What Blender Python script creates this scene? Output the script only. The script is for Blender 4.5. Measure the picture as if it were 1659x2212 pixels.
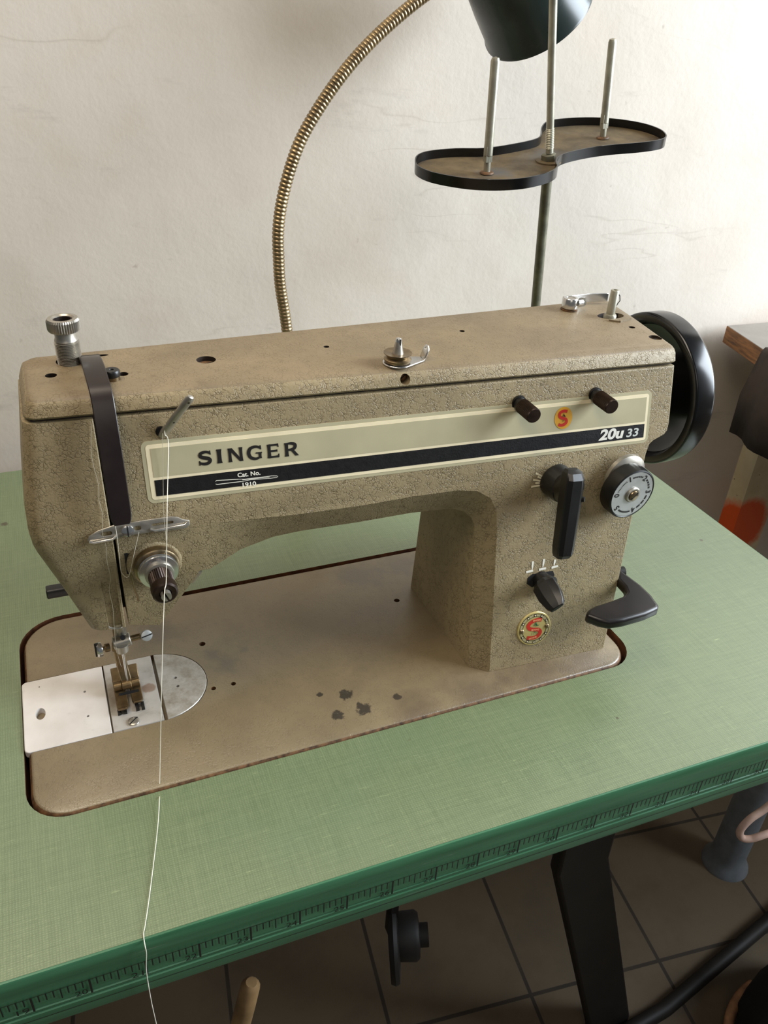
import bpy, bmesh, math, random
from mathutils import Vector, Matrix
random.seed(7)
S = bpy.context.scene
for o in list(bpy.data.objects): bpy.data.objects.remove(o)
COL = S.collection
Z0 = 0.75                      # height of the table top above the floor
V = Vector
PI = math.pi
# ------------------------------------------------------------------ camera
cam = bpy.data.cameras.new('camera'); cam_o = bpy.data.objects.new('camera', cam); COL.objects.link(cam_o)
cam.sensor_fit = 'VERTICAL'; cam.sensor_height = 36.0; cam.lens = 1752.3031 / 2212 * 36.0
cam.clip_start = 0.01
cam_o.matrix_world = Matrix(((0.925081, 0.160067, -0.344388, 0.053240),
    (-0.376333, 0.508096, -0.774734, -0.331610),
    (0.050973, 0.846296, 0.530268, 1.143077),
    (0.000000, 0.000000, 0.000000, 1.000000)))
S.camera = cam_o
# ------------------------------------------------------------------ light
w = bpy.data.worlds.new('world'); S.world = w; w.use_nodes = True
bg = w.node_tree.nodes['Background']; bg.inputs[0].default_value = (0.86, 0.93, 1.0, 1); bg.inputs[1].default_value = 0.10
def area(name, loc, target, sx, sy, power, col):
    l = bpy.data.lights.new(name, 'AREA'); l.shape = 'RECTANGLE'; l.size = sx; l.size_y = sy
    l.energy = power; l.color = col
    o = bpy.data.objects.new(name, l); COL.objects.link(o)
    o.location = V(loc) + V((0, 0, Z0))
    o.rotation_euler = (V(target) - V(loc)).to_track_quat('-Z', 'Y').to_euler()
    return o
area('window_daylight', (1.78, -0.42, 0.80), (0.2, 0.25, 0.1), 1.0, 1.1, 75, (0.82, 0.91, 1.0))
area('front_fill', (-0.2, -1.5, 1.25), (0.2, 0.1, 0.15), 0.9, 0.9, 3.5, (1.0, 0.92, 0.80))  # unseen fill lamp added to brighten the machine's front
area('overhead_fill', (-0.25, -0.02, 1.30), (0.10, 0.30, 0.1), 0.7, 0.7, 10.5, (1.0, 0.87, 0.70))  # warm overhead fill added for wall and top surfaces, source made up
S.view_settings.view_transform = 'Standard'; S.view_settings.look = 'None'
S.view_settings.gamma = 1.0; S.view_settings.use_curve_mapping = False
S.view_settings.exposure = 0.0

# ------------------------------------------------------------------ materials
def lin(c):
    return tuple(((x/255)/12.92 if x/255 <= 0.04045 else (((x/255)+0.055)/1.055)**2.4) for x in c) + (1.0,)
class NT:
    def __init__(s, name):
        s.m = bpy.data.materials.new(name); s.m.use_nodes = True
        s.t = s.m.node_tree; s.b = s.t.nodes['Principled BSDF']; s.L = s.t.links
        s.tc = s.t.nodes.new('ShaderNodeTexCoord').outputs['Object']
    def n(s, typ, **kw):
        nd = s.t.nodes.new(typ)
        for k, v in kw.items(): setattr(nd, k, v)
        return nd
    def link(s, a, b): s.L.new(a, b)
    def val(s, sock, v):
        if isinstance(v, bpy.types.NodeSocket): s.L.new(v, sock)
        else: sock.default_value = v
    def scaled(s, sc, src=None):
        mp = s.n('ShaderNodeMapping'); mp.inputs['Scale'].default_value = sc
        s.link(src or s.tc, mp.inputs[0]); return mp.outputs[0]
    def noise(s, scale, detail=4, rough=0.55, vec=None, dist=0.0):
        nd = s.n('ShaderNodeTexNoise'); nd.inputs['Scale'].default_value = scale
        nd.inputs['Detail'].default_value = detail; nd.inputs['Roughness'].default_value = rough
        nd.inputs['Distortion'].default_value = dist
        s.link(vec or s.tc, nd.inputs['Vector']); return nd.outputs['Fac']
    def ramp(s, fac, p0, p1, c0=(0, 0, 0, 1), c1=(1, 1, 1, 1)):
        r = s.n('ShaderNodeValToRGB'); e = r.color_ramp.elements
        e[0].position = p0; e[0].color = c0; e[1].position = p1; e[1].color = c1
        s.link(fac, r.inputs[0]); return r.outputs[0]
    def mix(s, fac, a, b, mode='MIX'):
        m = s.n('ShaderNodeMix', data_type='RGBA', blend_type=mode)
        s.val(m.inputs[0], fac); s.val(m.inputs[6], a); s.val(m.inputs[7], b); return m.outputs[2]
    def math(s, op, a, b=0.0):
        m = s.n('ShaderNodeMath', operation=op); s.val(m.inputs[0], a); s.val(m.inputs[1], b); return m.outputs[0]
    def bump(s, h, strength, dist=0.001):
        b = s.n('ShaderNodeBump'); b.inputs['Strength'].default_value = strength
        b.inputs['Distance'].default_value = dist; s.link(h, b.inputs['Height']); s.link(b.outputs[0], s.b.inputs['Normal'])
    def set(s, col=None, rough=None, metal=None, spec=None, coat=None):
        if col is not None: s.val(s.b.inputs['Base Color'], col)
        if rough is not None: s.val(s.b.inputs['Roughness'], rough)
        if metal is not None: s.val(s.b.inputs['Metallic'], metal)
        if spec is not None: s.val(s.b.inputs['Specular IOR Level'], spec)
        if coat is not None: s.val(s.b.inputs['Coat Weight'], coat); s.b.inputs['Coat Roughness'].default_value = 0.08
        return s.m
    def spot(s, p, r, soft=0.5, warp=0.6, scale=60):     # ragged stain round a point of the object
        d = s.n('ShaderNodeVectorMath', operation='DISTANCE'); s.link(s.tc, d.inputs[0]); d.inputs[1].default_value = p
        nz = s.noise(scale, 5, 0.7)
        a = s.math('ADD', s.math('DIVIDE', d.outputs['Value'], r), s.math('MULTIPLY', s.math('SUBTRACT', nz, 0.5), warp * 4))
        return s.ramp(a, 1.0 - soft, 1.0, (1, 1, 1, 1), (0, 0, 0, 1))

def sb(p): return (p[0] - 0.2, p[1] - 0.1, p[2])      # machine frame -> coordinates of the machine's own meshes
def plain(name, rgb, rough=0.5, metal=0.0, var=0.12, scale=60, spec=None, coat=None, bump=0.0):
    k = NT(name); c = lin(rgb)
    nz = k.noise(scale, 4)
    d = tuple(max(0, x * (1 - var * 1.6)) for x in c[:3]) + (1,); l = tuple(min(1, x * (1 + var)) for x in c[:3]) + (1,)
    col = k.mix(k.ramp(nz, 0.3, 0.7), d, l)
    if bump: k.bump(k.noise(scale * 3, 3), bump, 0.0006)
    rr = k.math('ADD', k.math('MULTIPLY', nz, 0.12), rough - 0.06)
    return k.set(col, rr, metal, spec, coat)

def hammer(name, rgb, crack, cell=400, strength=0.5, dirty=0.0, rough=0.5, cracks=1.0):
    k = NT(name)
    wv = k.n('ShaderNodeTexNoise'); wv.inputs['Scale'].default_value = 330; wv.inputs['Detail'].default_value = 2
    k.link(k.tc, wv.inputs['Vector'])
    off = k.n('ShaderNodeVectorMath', operation='SCALE'); k.link(wv.outputs['Color'], off.inputs[0]); off.inputs['Scale'].default_value = 0.0034
    vec = k.n('ShaderNodeVectorMath', operation='ADD'); k.link(k.tc, vec.inputs[0]); k.link(off.outputs[0], vec.inputs[1])
    vo = k.n('ShaderNodeTexVoronoi', feature='DISTANCE_TO_EDGE'); vo.inputs['Scale'].default_value = cell
    k.link(vec.outputs[0], vo.inputs['Vector'])
    edge = k.ramp(vo.outputs['Distance'], 0.0, 0.13)
    brk = k.ramp(k.noise(190, 2), 0.36, 0.60)                     # the cracks come and go
    f = k.math('SUBTRACT', 1.0, k.math('MULTIPLY', k.math('MULTIPLY', k.math('SUBTRACT', 1.0, edge), brk), cracks))
    big = k.noise(22, 4)
    c = lin(rgb)
    a = tuple(x * 0.84 for x in c[:3]) + (1,); b = tuple(min(1, x * 1.12) for x in c[:3]) + (1,)
    col = k.mix(k.ramp(big, 0.3, 0.7), a, b)
    col = k.mix(f, lin(crack), col)
    if dirty:
        dn = k.ramp(k.noise(14, 6, 0.65, dist=0.6), 0.56, 0.80)
        col = k.mix(k.math('MULTIPLY', dn, dirty), col, lin((88, 76, 62)))
    h = k.math('ADD', k.math('MULTIPLY', f, 0.7), k.math('MULTIPLY', k.noise(700, 2), 0.5))
    k.bump(h, strength, 0.0006)
    return k, col, rough
k, c_, r_ = hammer('hammered_tan_paint', (150, 134, 102), (112, 97, 68), cell=470); M_HAM = k.set(c_, r_, 0.0, 0.45)
k, c_, r_ = hammer('worn_lid_paint', (132, 116, 90), (100, 84, 60), cell=420, strength=0.35, dirty=0.45, cracks=0.55); M_LID = k.set(c_, r_, 0.0, 0.45)
# bed paint: smoother, rubbed and stained, with chips down to dark iron
k, c_, r_ = hammer('rubbed_bed_paint', (126, 111, 84), (98, 84, 60), cell=520, strength=0.28, dirty=0.45, rough=0.40, cracks=0.45)
for p, r, s_ in (((0.2033,0.0202,0.0010), 0.0055, 170), ((0.1857,0.0203,0.0010), 0.0048, 230), ((0.1972,0.0361,0.0010), 0.0050, 260), ((0.1803,0.0420,0.0010), 0.0026, 260), ((0.2286,0.0229,0.0010), 0.0030, 200)):
    c_ = k.mix(k.math('MULTIPLY', k.spot(sb(p), r, 0.25, 0.5, s_), 0.85), c_, lin((34, 30, 26)))
for p, r, s_ in (((0.1288,0.0894,0.0010), 0.010, 90), ((0.1205,0.1032,0.0010), 0.008, 110), ((0.1447,0.1010,0.0010), 0.004, 90), ((0.0897,0.1396,0.0010), 0.016, 70), ((0.2544,0.1591,0.0010), 0.022, 60), ((0.2894,0.1646,0.0010), 0.022, 60)):
    c_ = k.mix(k.math('MULTIPLY', k.spot(sb(p), r, 0.6, 0.55, s_), 0.55), c_, lin((92, 84, 72)))
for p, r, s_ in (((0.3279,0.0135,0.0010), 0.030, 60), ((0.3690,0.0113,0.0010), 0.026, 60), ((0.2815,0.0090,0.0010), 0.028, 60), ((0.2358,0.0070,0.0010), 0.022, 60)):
    c_ = k.mix(k.math('MULTIPLY', k.spot(sb(p), r, 0.8, 0.4, s_), 0.5), c_, lin((84, 68, 56)))  # worn front-right edge, with pillar reflection and shade partly painted in
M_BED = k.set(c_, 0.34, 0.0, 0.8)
M_BEDRIM = plain('rusty_bed_edge', (104, 74, 46), 0.6, 0.2, 0.5, 260)

M_CHROME = plain('polished_chrome', (214, 213, 210), 0.17, 0.92, 0.05)
M_STEEL = plain('worn_steel', (178, 172, 160), 0.36, 0.8, 0.12, 120)
M_OLDSTEEL = plain('oily_steel', (150, 132, 104), 0.34, 1.0, 0.2, 200)
M_BRASSY = plain('foot_steel_browned', (124, 104, 74), 0.36, 0.85, 0.22, 180)
M_ROD = plain('zinc_rod', (172, 168, 150), 0.38, 0.6, 0.14, 90)
M_DARKROD = plain('dull_rod', (120, 117, 98), 0.45, 0.5, 0.25, 90)
M_BLACK = plain('black_plastic', (22, 21, 20), 0.34, 0.0, 0.2, 60)
M_LEVER = plain('black_worn_lever', (26, 21, 20), 0.36, 0.0, 0.3, 40)
M_ENAMEL = plain('black_enamel', (13, 13, 14), 0.2, 0.0, 0.1, 40)
M_MATTBLACK = plain('black_recess', (8, 7, 6), 0.8, 0.0, 0.1)
M_KNOB = plain('brown_black_knurl', (50, 36, 28), 0.36, 0.55, 0.2, 200)
M_HOLE = plain('dark_hole', (40, 28, 18), 0.55, 0.2, 0.4, 400)  # dark brown for lid holes, lid seam and bore liner
M_WHITE = plain('white_ink', (232, 228, 214), 0.5, var=0.05)
M_CREAM = plain('cream_ink', (236, 222, 186), 0.45, var=0.05)
M_OLIVE = plain('pale_olive_foil', (180, 172, 140), 0.42, 0.0, 0.06, 30)
M_DECALBLACK = plain('decal_black', (22, 20, 20), 0.42, var=0.15, scale=300, bump=0.25)
M_INK = plain('black_ink', (24, 20, 17), 0.5, var=0.1)
M_ORANGE = plain('orange_gold_foil', (214, 158, 52), 0.42, var=0.1)
M_RED = plain('red_ink', (196, 44, 30), 0.45, var=0.1)
M_GREENINK = plain('green_ink', (26, 92, 54), 0.5, var=0.1)
M_GOLD = plain('pale_gold_badge', (206, 186, 122), 0.35, 0.25, 0.06, 200)
M_PEACH = plain('peach_ink', (240, 170, 120), 0.5, var=0.05)
M_GREYINK = plain('grey_badge_ink', (176, 164, 122), 0.5, var=0.12, scale=900)
M_ALU = plain('satin_aluminium', (190, 190, 186), 0.38, 0.6, 0.05, 200)
M_BLACKFOIL = plain('guard_black', (36, 28, 26), 0.3, 0.1, 0.15, 60)
M_NECK = plain('brassy_flexible_metal', (158, 138, 106), 0.34, 0.9, 0.2, 60)
M_SHADE = plain('dark_green_enamel', (36, 46, 43), 0.28, 0.0, 0.1, 20)
M_SHADEIN = plain('white_enamel', (220, 220, 210), 0.4)
M_TRAYBLK = plain('tray_black_gloss', (11, 11, 11), 0.2, 0.0, 0.2, 60)
M_IRON = plain('dark_iron', (26, 22, 18), 0.6, 0.2, 0.3, 30)
M_THREAD = plain('white_thread', (238, 232, 214), 0.6)
M_FINE = plain('fine_grey_thread', (186, 178, 156), 0.6)
M_PIPE = plain('grey_blue_pipe', (112, 116, 120), 0.5)
M_HOSE = plain('pale_pink_plastic', (232, 196, 178), 0.45)
M_BAG = plain('black_bag_fabric', (14, 12, 11), 0.8, 0.0, 0.4, 60, bump=0.3)
M_TAN = plain('tan_trim', (176, 128, 92), 0.7, 0.0, 0.3, 60)
M_STICK = plain('tan_stick', (156, 124, 82), 0.6, 0.0, 0.25, 30)
M_CLOTH = plain('dark_brown_cloth', (54, 43, 36), 0.85, 0.0, 0.2, 40, bump=0.2)
M_BOARDTOP = plain('grey_board_top', (128, 122, 114), 0.5, 0.0, 0.15, 20)

k = NT('tray_dust'); nz = k.noise(38, 5, 0.65)
c_ = k.mix(k.ramp(nz, 0.3, 0.62), lin((60, 49, 32)), lin((108, 91, 62)))
c_ = k.mix(k.ramp(k.noise(20, 4), 0.56, 0.70), c_, lin((88, 84, 78)))
M_TRAYDUST = k.set(c_, 0.75)
# white steel plates with grime
k = NT('needle_plate_steel'); base = k.mix(k.ramp(k.noise(30, 5), 0.35, 0.7), lin((206, 202, 196)), lin((176, 171, 162)))
g = k.ramp(k.noise(60, 6, 0.7, dist=0.5), 0.52, 0.76)
base = k.mix(k.math('MULTIPLY', g, 0.5), base, lin((110, 98, 80)))
base = k.mix(k.math('MULTIPLY', k.spot(sb((0.0568,0.0850,0.0010)), 0.020, 0.7, 0.3, 90), 0.65), base, lin((104, 84, 58)))
base = k.mix(k.math('MULTIPLY', k.spot(sb((0.0756,0.0842,0.0010)), 0.005, 0.3, 0.25, 90), 0.6), base, lin((126, 84, 44)))
M_PLATE = k.set(base, 0.42, 0.35)
k = NT('slide_plate_steel'); base = k.mix(k.ramp(k.noise(26, 5), 0.35, 0.75), lin((224, 219, 214)), lin((200, 194, 187)))
base = k.mix(k.math('MULTIPLY', k.ramp(k.noise(80, 6, 0.7), 0.60, 0.78), 0.35), base, lin((120, 108, 92)))
M_SLIDE = k.set(base, 0.42, 0.2)
k = NT('oval_plate_steel'); base = k.mix(k.ramp(k.noise(70, 7, 0.72), 0.36, 0.66), lin((192, 188, 180)), lin((146, 138, 122)))
M_OVAL = k.set(base, 0.42, 0.35)
# table laminate: woven linen print
k = NT('linen_green_laminate')
wa = k.n('ShaderNodeTexWave', wave_type='BANDS', bands_direction='X'); wa.inputs['Scale'].default_value = 215; wa.inputs['Distortion'].default_value = 3.0; wa.inputs['Detail Scale'].default_value = 1.5
wb = k.n('ShaderNodeTexWave', wave_type='BANDS', bands_direction='Y'); wb.inputs['Scale'].default_value = 260; wb.inputs['Distortion'].default_value = 3.0; wb.inputs['Detail Scale'].default_value = 1.5
k.link(k.tc, wa.inputs['Vector']); k.link(k.tc, wb.inputs['Vector'])
weave = k.math('MULTIPLY', wa.outputs['Fac'], wb.outputs['Fac'])
sx = k.noise(1.0, 5, 0.6, k.scaled((30, 620, 60))); sy = k.noise(1.0, 5, 0.6, k.scaled((620, 30, 60)))
sl = k.math('MULTIPLY', k.math('ADD', sx, sy), 0.5)
col = k.mix(k.ramp(sl, 0.34, 0.66), lin((108, 121, 91)), lin((128, 140, 107)))
col = k.mix(k.math('MULTIPLY', k.ramp(weave, 0.05, 0.75), 0.55), k.mix(1.0, col, (0.74, 0.78, 0.72, 1), 'MULTIPLY'), k.mix(1.0, col, (1.22, 1.20, 1.16, 1), 'MULTIPLY'))
slub = k.ramp(k.noise(1.0, 3, 0.6, k.scaled((70, 560, 60))), 0.66, 0.76)
col = k.mix(k.math('MULTIPLY', slub, 0.45), col, lin((170, 182, 134)))
col = k.mix(k.math('MULTIPLY', k.ramp(k.noise(9, 5, 0.6), 0.55, 0.8), 0.30), col, lin((96, 118, 92)))
col = k.mix(k.math('MULTIPLY', k.ramp(k.noise(120, 2), 0.74, 0.80), 0.5), col, lin((90, 92, 66)))
for p, r in (((0.5635,0.1125,0.0000), 0.0022), ((-0.0096,0.3227,-0.0000), 0.0035), ((0.4138,-0.0983,0.0000), 0.0015), ((0.3600,-0.0425,0.0000), 0.0012)):
    col = k.mix(k.math('MULTIPLY', k.spot((p[0] - 0.1, p[1] - 0.15, p[2] + 0.75), r, 0.4, 0.4, 200), 0.8), col, lin((70, 58, 40)))
k.bump(weave, 0.10, 0.0004)
M_TABLE = k.set(col, 0.30, 0.0, 0.9)
k = NT('green_edging'); nz = k.noise(1, 5, 0.6, k.scaled((14, 60, 200)))
col = k.mix(k.ramp(nz, 0.3, 0.7), lin((48, 94, 64)), lin((66, 114, 82)))
col = k.mix(k.ramp(k.noise(1, 4, 0.6, k.scaled((30, 60, 500))), 0.66, 0.76), col, lin((104, 128, 106)))
M_EDGE = k.set(col, 0.35)
M_CUT = plain('raw_table_core', (104, 62, 34), 0.85, 0.0, 0.35, 160)
# wall plaster
k = NT('painted_plaster')
n1 = k.noise(2.4, 5, 0.55); n2 = k.noise(9, 6, 0.6)
col = k.mix(k.ramp(n1, 0.3, 0.7), lin((196, 185, 171)), lin((210, 201, 190)))
col = k.mix(k.math('MULTIPLY', k.ramp(n2, 0.52, 0.78), 0.28), col, lin((180, 160, 140)))
sm = k.ramp(k.noise(1, 5, 0.7, k.scaled((7, 7, 30))), 0.60, 0.74)
col = k.mix(k.math('MULTIPLY', sm, 0.34), col, lin((150, 140, 132)))
cr_ = k.noise(1.0, 4, 0.6, k.scaled((1.6, 1.6, 9.0)))
crk = k.ramp(k.math('ABSOLUTE', k.math('SUBTRACT', cr_, 0.5)), 0.0, 0.006, (1, 1, 1, 1), (0, 0, 0, 1))
crm = k.ramp(k.noise(5, 3), 0.52, 0.62)
col = k.mix(k.math('MULTIPLY', k.math('MULTIPLY', crk, crm), 0.30), col, lin((158, 144, 130)))
sp = k.ramp(k.noise(55, 3, 0.5), 0.74, 0.79)
col = k.mix(k.math('MULTIPLY', sp, 0.45), col, lin((140, 124, 112)))
h = k.math('ADD', k.math('MULTIPLY', k.noise(3.5, 4), 1.0), k.math('ADD', k.math('MULTIPLY', k.noise(1, 5, 0.6, k.scaled((16, 16, 12))), 0.12), k.math('MULTIPLY', k.noise(170, 3), 0.06)))
k.bump(h, 0.35, 0.012)
M_WALL = k.set(col, 0.62, 0.0, 0.3)
# tiled floor
k = NT('floor_tiles')
mp = k.n('ShaderNodeMapping'); mp.inputs['Rotation'].default_value = (0, 0, 0.12); mp.inputs['Location'].default_value = (0.10, 0.02, 0); k.link(k.tc, mp.inputs[0])
bt = k.n('ShaderNodeTexBrick'); bt.offset = 0.0; k.link(mp.outputs[0], bt.inputs['Vector'])
bt.inputs['Scale'].default_value = 1.0; bt.inputs['Brick Width'].default_value = 0.2; bt.inputs['Row Height'].default_value = 0.2
bt.inputs['Mortar Size'].default_value = 0.003; bt.inputs['Mortar Smooth'].default_value = 0.3
bt.inputs['Color1'].default_value = lin((98, 84, 64)); bt.inputs['Color2'].default_value = lin((90, 77, 58)); bt.inputs['Mortar'].default_value = lin((44, 36, 26))
col = k.mix(k.math('MULTIPLY', k.ramp(k.noise(12, 6, 0.65), 0.45, 0.75), 0.5), bt.outputs['Color'], lin((66, 54, 40)))
M_FLOOR = k.set(col, 0.6)
k = NT('old_wood_edge')
wv = k.noise(1, 6, 0.65, k.scaled((90, 6, 160)))
col = k.mix(k.ramp(wv, 0.3, 0.7), lin((58, 36, 20)), lin((166, 112, 62)))
M_WOOD = k.set(col, 0.6)
k = NT('stained_cream_paint')
nz = k.noise(18, 5, 0.6); col = k.mix(k.ramp(nz, 0.35, 0.7), lin((206, 192, 160)), lin((182, 164, 130)))
col = k.mix(k.ramp(k.noise(120, 2), 0.73, 0.76), col, lin((44, 34, 28)))
col = k.mix(k.spot((-0.105, 0.141, 0.555), 0.050, 0.25, 0.14, 30), col, lin((204, 78, 22)))
M_STAIN = k.set(col, 0.55)

# ------------------------------------------------------------------ mesh helpers (machine frame: z = 0 is the table top)
BASE = {}
def obj(name, bm, mat, parent=None, sharp=40, bevel=0.0, bseg=2, base=None, label=None, mats=None):
    b = BASE[parent.name] if parent else V(base or (0, 0, 0))
    bmesh.ops.remove_doubles(bm, verts=bm.verts, dist=2e-6)
    bmesh.ops.recalc_face_normals(bm, faces=bm.faces)
    bmesh.ops.translate(bm, verts=bm.verts, vec=-b)
    me = bpy.data.meshes.new(name); bm.to_mesh(me); bm.free()
    for m in (mats or [mat]): me.materials.append(m)
    me.shade_smooth(); me.set_sharp_from_angle(angle=math.radians(sharp))
    o = bpy.data.objects.new(name, me); COL.objects.link(o)
    BASE[o.name] = b
    if parent: o.parent = parent
    else: o.location = b + V((0, 0, Z0))
    if bevel:
        md = o.modifiers.new('bevel', 'BEVEL'); md.width = bevel; md.segments = bseg; md.limit_method = 'ANGLE'; md.angle_limit = math.radians(42)
    if label: o['label'] = label
    return o
def thing(name, label, cat, base=(0, 0, 0), group=None):
    o = bpy.data.objects.new(name, None); COL.objects.link(o); o.empty_display_size = 0.02
    o.location = V(base) + V((0, 0, Z0)); BASE[o.name] = V(base)
    o['label'] = label; o['category'] = cat
    if group: o['group'] = group
    return o
def tag(o, label, cat, group=None):
    o['label'] = label; o['category'] = cat
    if group: o['group'] = group
    return o
def new(): return bmesh.new()
def loft(bm, loops, cap0=True, cap1=True, closed=True):
    rows = [[bm.verts.new(p) for p in lp] for lp in loops]; n = len(rows[0])
    for a, b in zip(rows, rows[1:]):
        for i in range(n if closed else n - 1):
            j = (i + 1) % n
            try: bm.faces.new((a[i], a[j], b[j], b[i]))
            except ValueError: pass
    if cap0: bm.faces.new(rows[0][::-1])
    if cap1: bm.faces.new(rows[-1])
    return rows
def prism(bm, loop, vec):
    loft(bm, [[V(p) for p in loop], [V(p) + V(vec) for p in loop]])
def box(bm, lo, hi):
    (a, b, c), (d, e, f) = lo, hi
    prism(bm, [(a, b, c), (d, b, c), (d, e, c), (a, e, c)], (0, 0, f - c))
def basis(axis):
    a = V(axis).normalized(); u = a.orthogonal().normalized(); return u, a.cross(u), a
def lathe(bm, org, axis, prof, n=40, uv=None):
    # profile entries (radius, height[, knurl depth]) from first to last ring, ends capped unless radius is 0
    if uv: u, v, a = uv
    else: u, v, a = basis(axis)
    o = V(org); loops = []
    for p in prof:
        r, h = p[0], p[1]; kd = p[2] if len(p) > 2 else 0
        loops.append([o + a * h + (u * math.cos(2 * PI * i / n) + v * math.sin(2 * PI * i / n)) * max(1e-5, r - (kd if i % 2 else 0)) for i in range(n)])
    loft(bm, loops)
def cyl(bm, p0, p1, r0, r1=None, n=24):
    p0, p1 = V(p0), V(p1); d = p1 - p0
    lathe(bm, p0, d, [(r0, 0), (r0 if r1 is None else r1, d.length)], n)
def spline(pts, k=6, closed=False):
    P = [V(p) for p in pts]; n = len(P); out = []
    segs = n if closed else n - 1
    for i in range(segs):
        if closed: a, b, c, d = P[i - 1], P[i], P[(i + 1) % n], P[(i + 2) % n]
        else: a, b, c, d = P[max(0, i - 1)], P[i], P[i + 1], P[min(n - 1, i + 2)]
        for j in range(k):
            t = j / k
            out.append(0.5 * ((2 * b) + (c - a) * t + (2 * a - 5 * b + 4 * c - d) * t * t + (3 * b - a - 3 * c + d) * t ** 3))
    if not closed: out.append(P[-1].copy())
    return out
def tube(bm, pts, r, n=10, radii=None):
    P = [V(p) for p in pts]; T = []
    for i in range(len(P)): T.append((P[min(i + 1, len(P) - 1)] - P[max(i - 1, 0)]).normalized())
    u = T[0].orthogonal().normalized(); loops = []
    for i, p in enumerate(P):
        u = (u - T[i] * u.dot(T[i])).normalized(); v = T[i].cross(u); rr = radii[i] if radii else r
        loops.append([p + (u * math.cos(2 * PI * j / n) + v * math.sin(2 * PI * j / n)) * rr for j in range(n)])
    loft(bm, loops)
def rrect(x0, y0, x1, y1, r, n=5):
    rs = r if isinstance(r, (tuple, list)) else (r,) * 4
    out = []
    for (cx, cy, a0), q in zip(((x1, y1, 0), (x0, y1, 90), (x0, y0, 180), (x1, y0, 270)), rs):
        cx += -q if cx == x1 else q; cy += -q if cy == y1 else q
        for i in range(n + 1):
            a = math.radians(a0 + 90 * i / n); out.append((cx + q * math.cos(a), cy + q * math.sin(a)))
    return out
def text2d(s, size, shear=0.0, bold=0.0, spacing=1.0):
    cu = bpy.data.curves.new('t', 'FONT'); cu.body = s; cu.size = size; cu.shear = shear; cu.offset = bold
    cu.space_character = spacing; cu.align_x = 'CENTER'; cu.align_y = 'CENTER'; cu.resolution_u = 4
    o = bpy.data.objects.new('t', cu); me = bpy.data.meshes.new_from_object(o)
    vs = [v.co.copy() for v in me.vertices]; fs = [tuple(p.vertices) for p in me.polygons]
    bpy.data.objects.remove(o); bpy.data.curves.remove(cu); bpy.data.meshes.remove(me)
    xs = [v.x for v in vs]; ys = [v.y for v in vs]
    cx, cy = (min(xs) + max(xs)) / 2, (min(ys) + max(ys)) / 2
    return [(v.x - cx, v.y - cy) for v in vs], fs, max(xs) - min(xs), max(ys) - min(ys)
def put_text(bm, s, size, fmap, width=None, height=None, **kw):
    vs, fs, wd, hh = text2d(s, size, **kw)
    kx = width / wd if width else (height / hh if height else 1); ky = height / hh if height else kx
    vv = [bm.verts.new(fmap(x * kx, y * ky)) for x, y in vs]
    for f in fs:
        try: bm.faces.new([vv[i] for i in f])
        except ValueError: pass
def stroke(bm, pts, wds, fmap, closed=False):
    # a flat pen stroke through 2D points with a width at each
    n = len(pts); L = []; R_ = []
    for i in range(n):
        a = pts[max(0, i - 1)]; b = pts[min(n - 1, i + 1)]
        dx, dy = b[0] - a[0], b[1] - a[1]; l = math.hypot(dx, dy) or 1
        nx, ny = -dy / l, dx / l; wd = wds[i] / 2
        L.append(bm.verts.new(fmap(pts[i][0] + nx * wd, pts[i][1] + ny * wd)))
        R_.append(bm.verts.new(fmap(pts[i][0] - nx * wd, pts[i][1] - ny * wd)))
    for i in range(n - 1): bm.faces.new((R_[i], R_[i + 1], L[i + 1], L[i]))
def poly(bm, pts, fmap): bm.faces.new([bm.verts.new(fmap(*p)) for p in pts])
def disc2(bm, cx, cy, r, fmap, n=24, ry=None):
    poly(bm, [(cx + r * math.cos(2 * PI * i / n), cy + (ry or r) * math.sin(2 * PI * i / n)) for i in range(n)], fmap)
def ring2(bm, cx, cy, r0, r1, fmap, n=48, a0=0.0, a1=2 * PI, k=1.0):
    m = max(2, int(n * (a1 - a0) / (2 * PI)))
    A = []; B = []
    for i in range(m + 1):
        a = a0 + (a1 - a0) * i / m
        A.append(bm.verts.new(fmap(cx + r0 * math.cos(a), cy + r0 * k * math.sin(a)))); B.append(bm.verts.new(fmap(cx + r1 * math.cos(a), cy + r1 * k * math.sin(a))))
    for i in range(m): bm.faces.new((A[i], B[i], B[i + 1], A[i + 1]))
def cut(o, cutters):
    # carve real holes: evaluate a boolean once and keep only the result
    for bm in cutters:
        bmesh.ops.recalc_face_normals(bm, faces=bm.faces)
        bmesh.ops.translate(bm, verts=bm.verts, vec=-BASE[o.name])
        me = bpy.data.meshes.new('c'); bm.to_mesh(me); bm.free()
        for m in o.data.materials: me.materials.append(m)
        c = bpy.data.objects.new('c', me); COL.objects.link(c)
        if o.parent: c.parent = o.parent
        else: c.location = o.location
        md = o.modifiers.new('b', 'BOOLEAN'); md.operation = 'DIFFERENCE'; md.object = c; md.solver = 'EXACT'
        dg = bpy.context.evaluated_depsgraph_get(); dg.update()
        nm = bpy.data.meshes.new_from_object(o.evaluated_get(dg)); old = o.data
        o.modifiers.remove(md); nm.name = old.name; o.data = nm
        bpy.data.meshes.remove(old); bpy.data.objects.remove(c); bpy.data.meshes.remove(me)
    o.data.shade_smooth(); o.data.set_sharp_from_angle(angle=math.radians(40))
# front face of the machine: leans back and swings a little towards the viewer at the right
def fy(x, z): return 0.08286 - 0.0573 * x + 0.21136 * (z - 0.2)
def fp(x, z, o=0.0): return V((x, fy(x, z) - o, z))
def by(x): return 0.1437 + 0.0405 * x
def ly(x, z): return fy(x, 0.137) + 0.12 * (0.137 - z)          # lower part of the head
def face_map(x, z, o=0.0003, k=1.0): return lambda a, b: fp(x + a, z + b * k, o)

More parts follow.
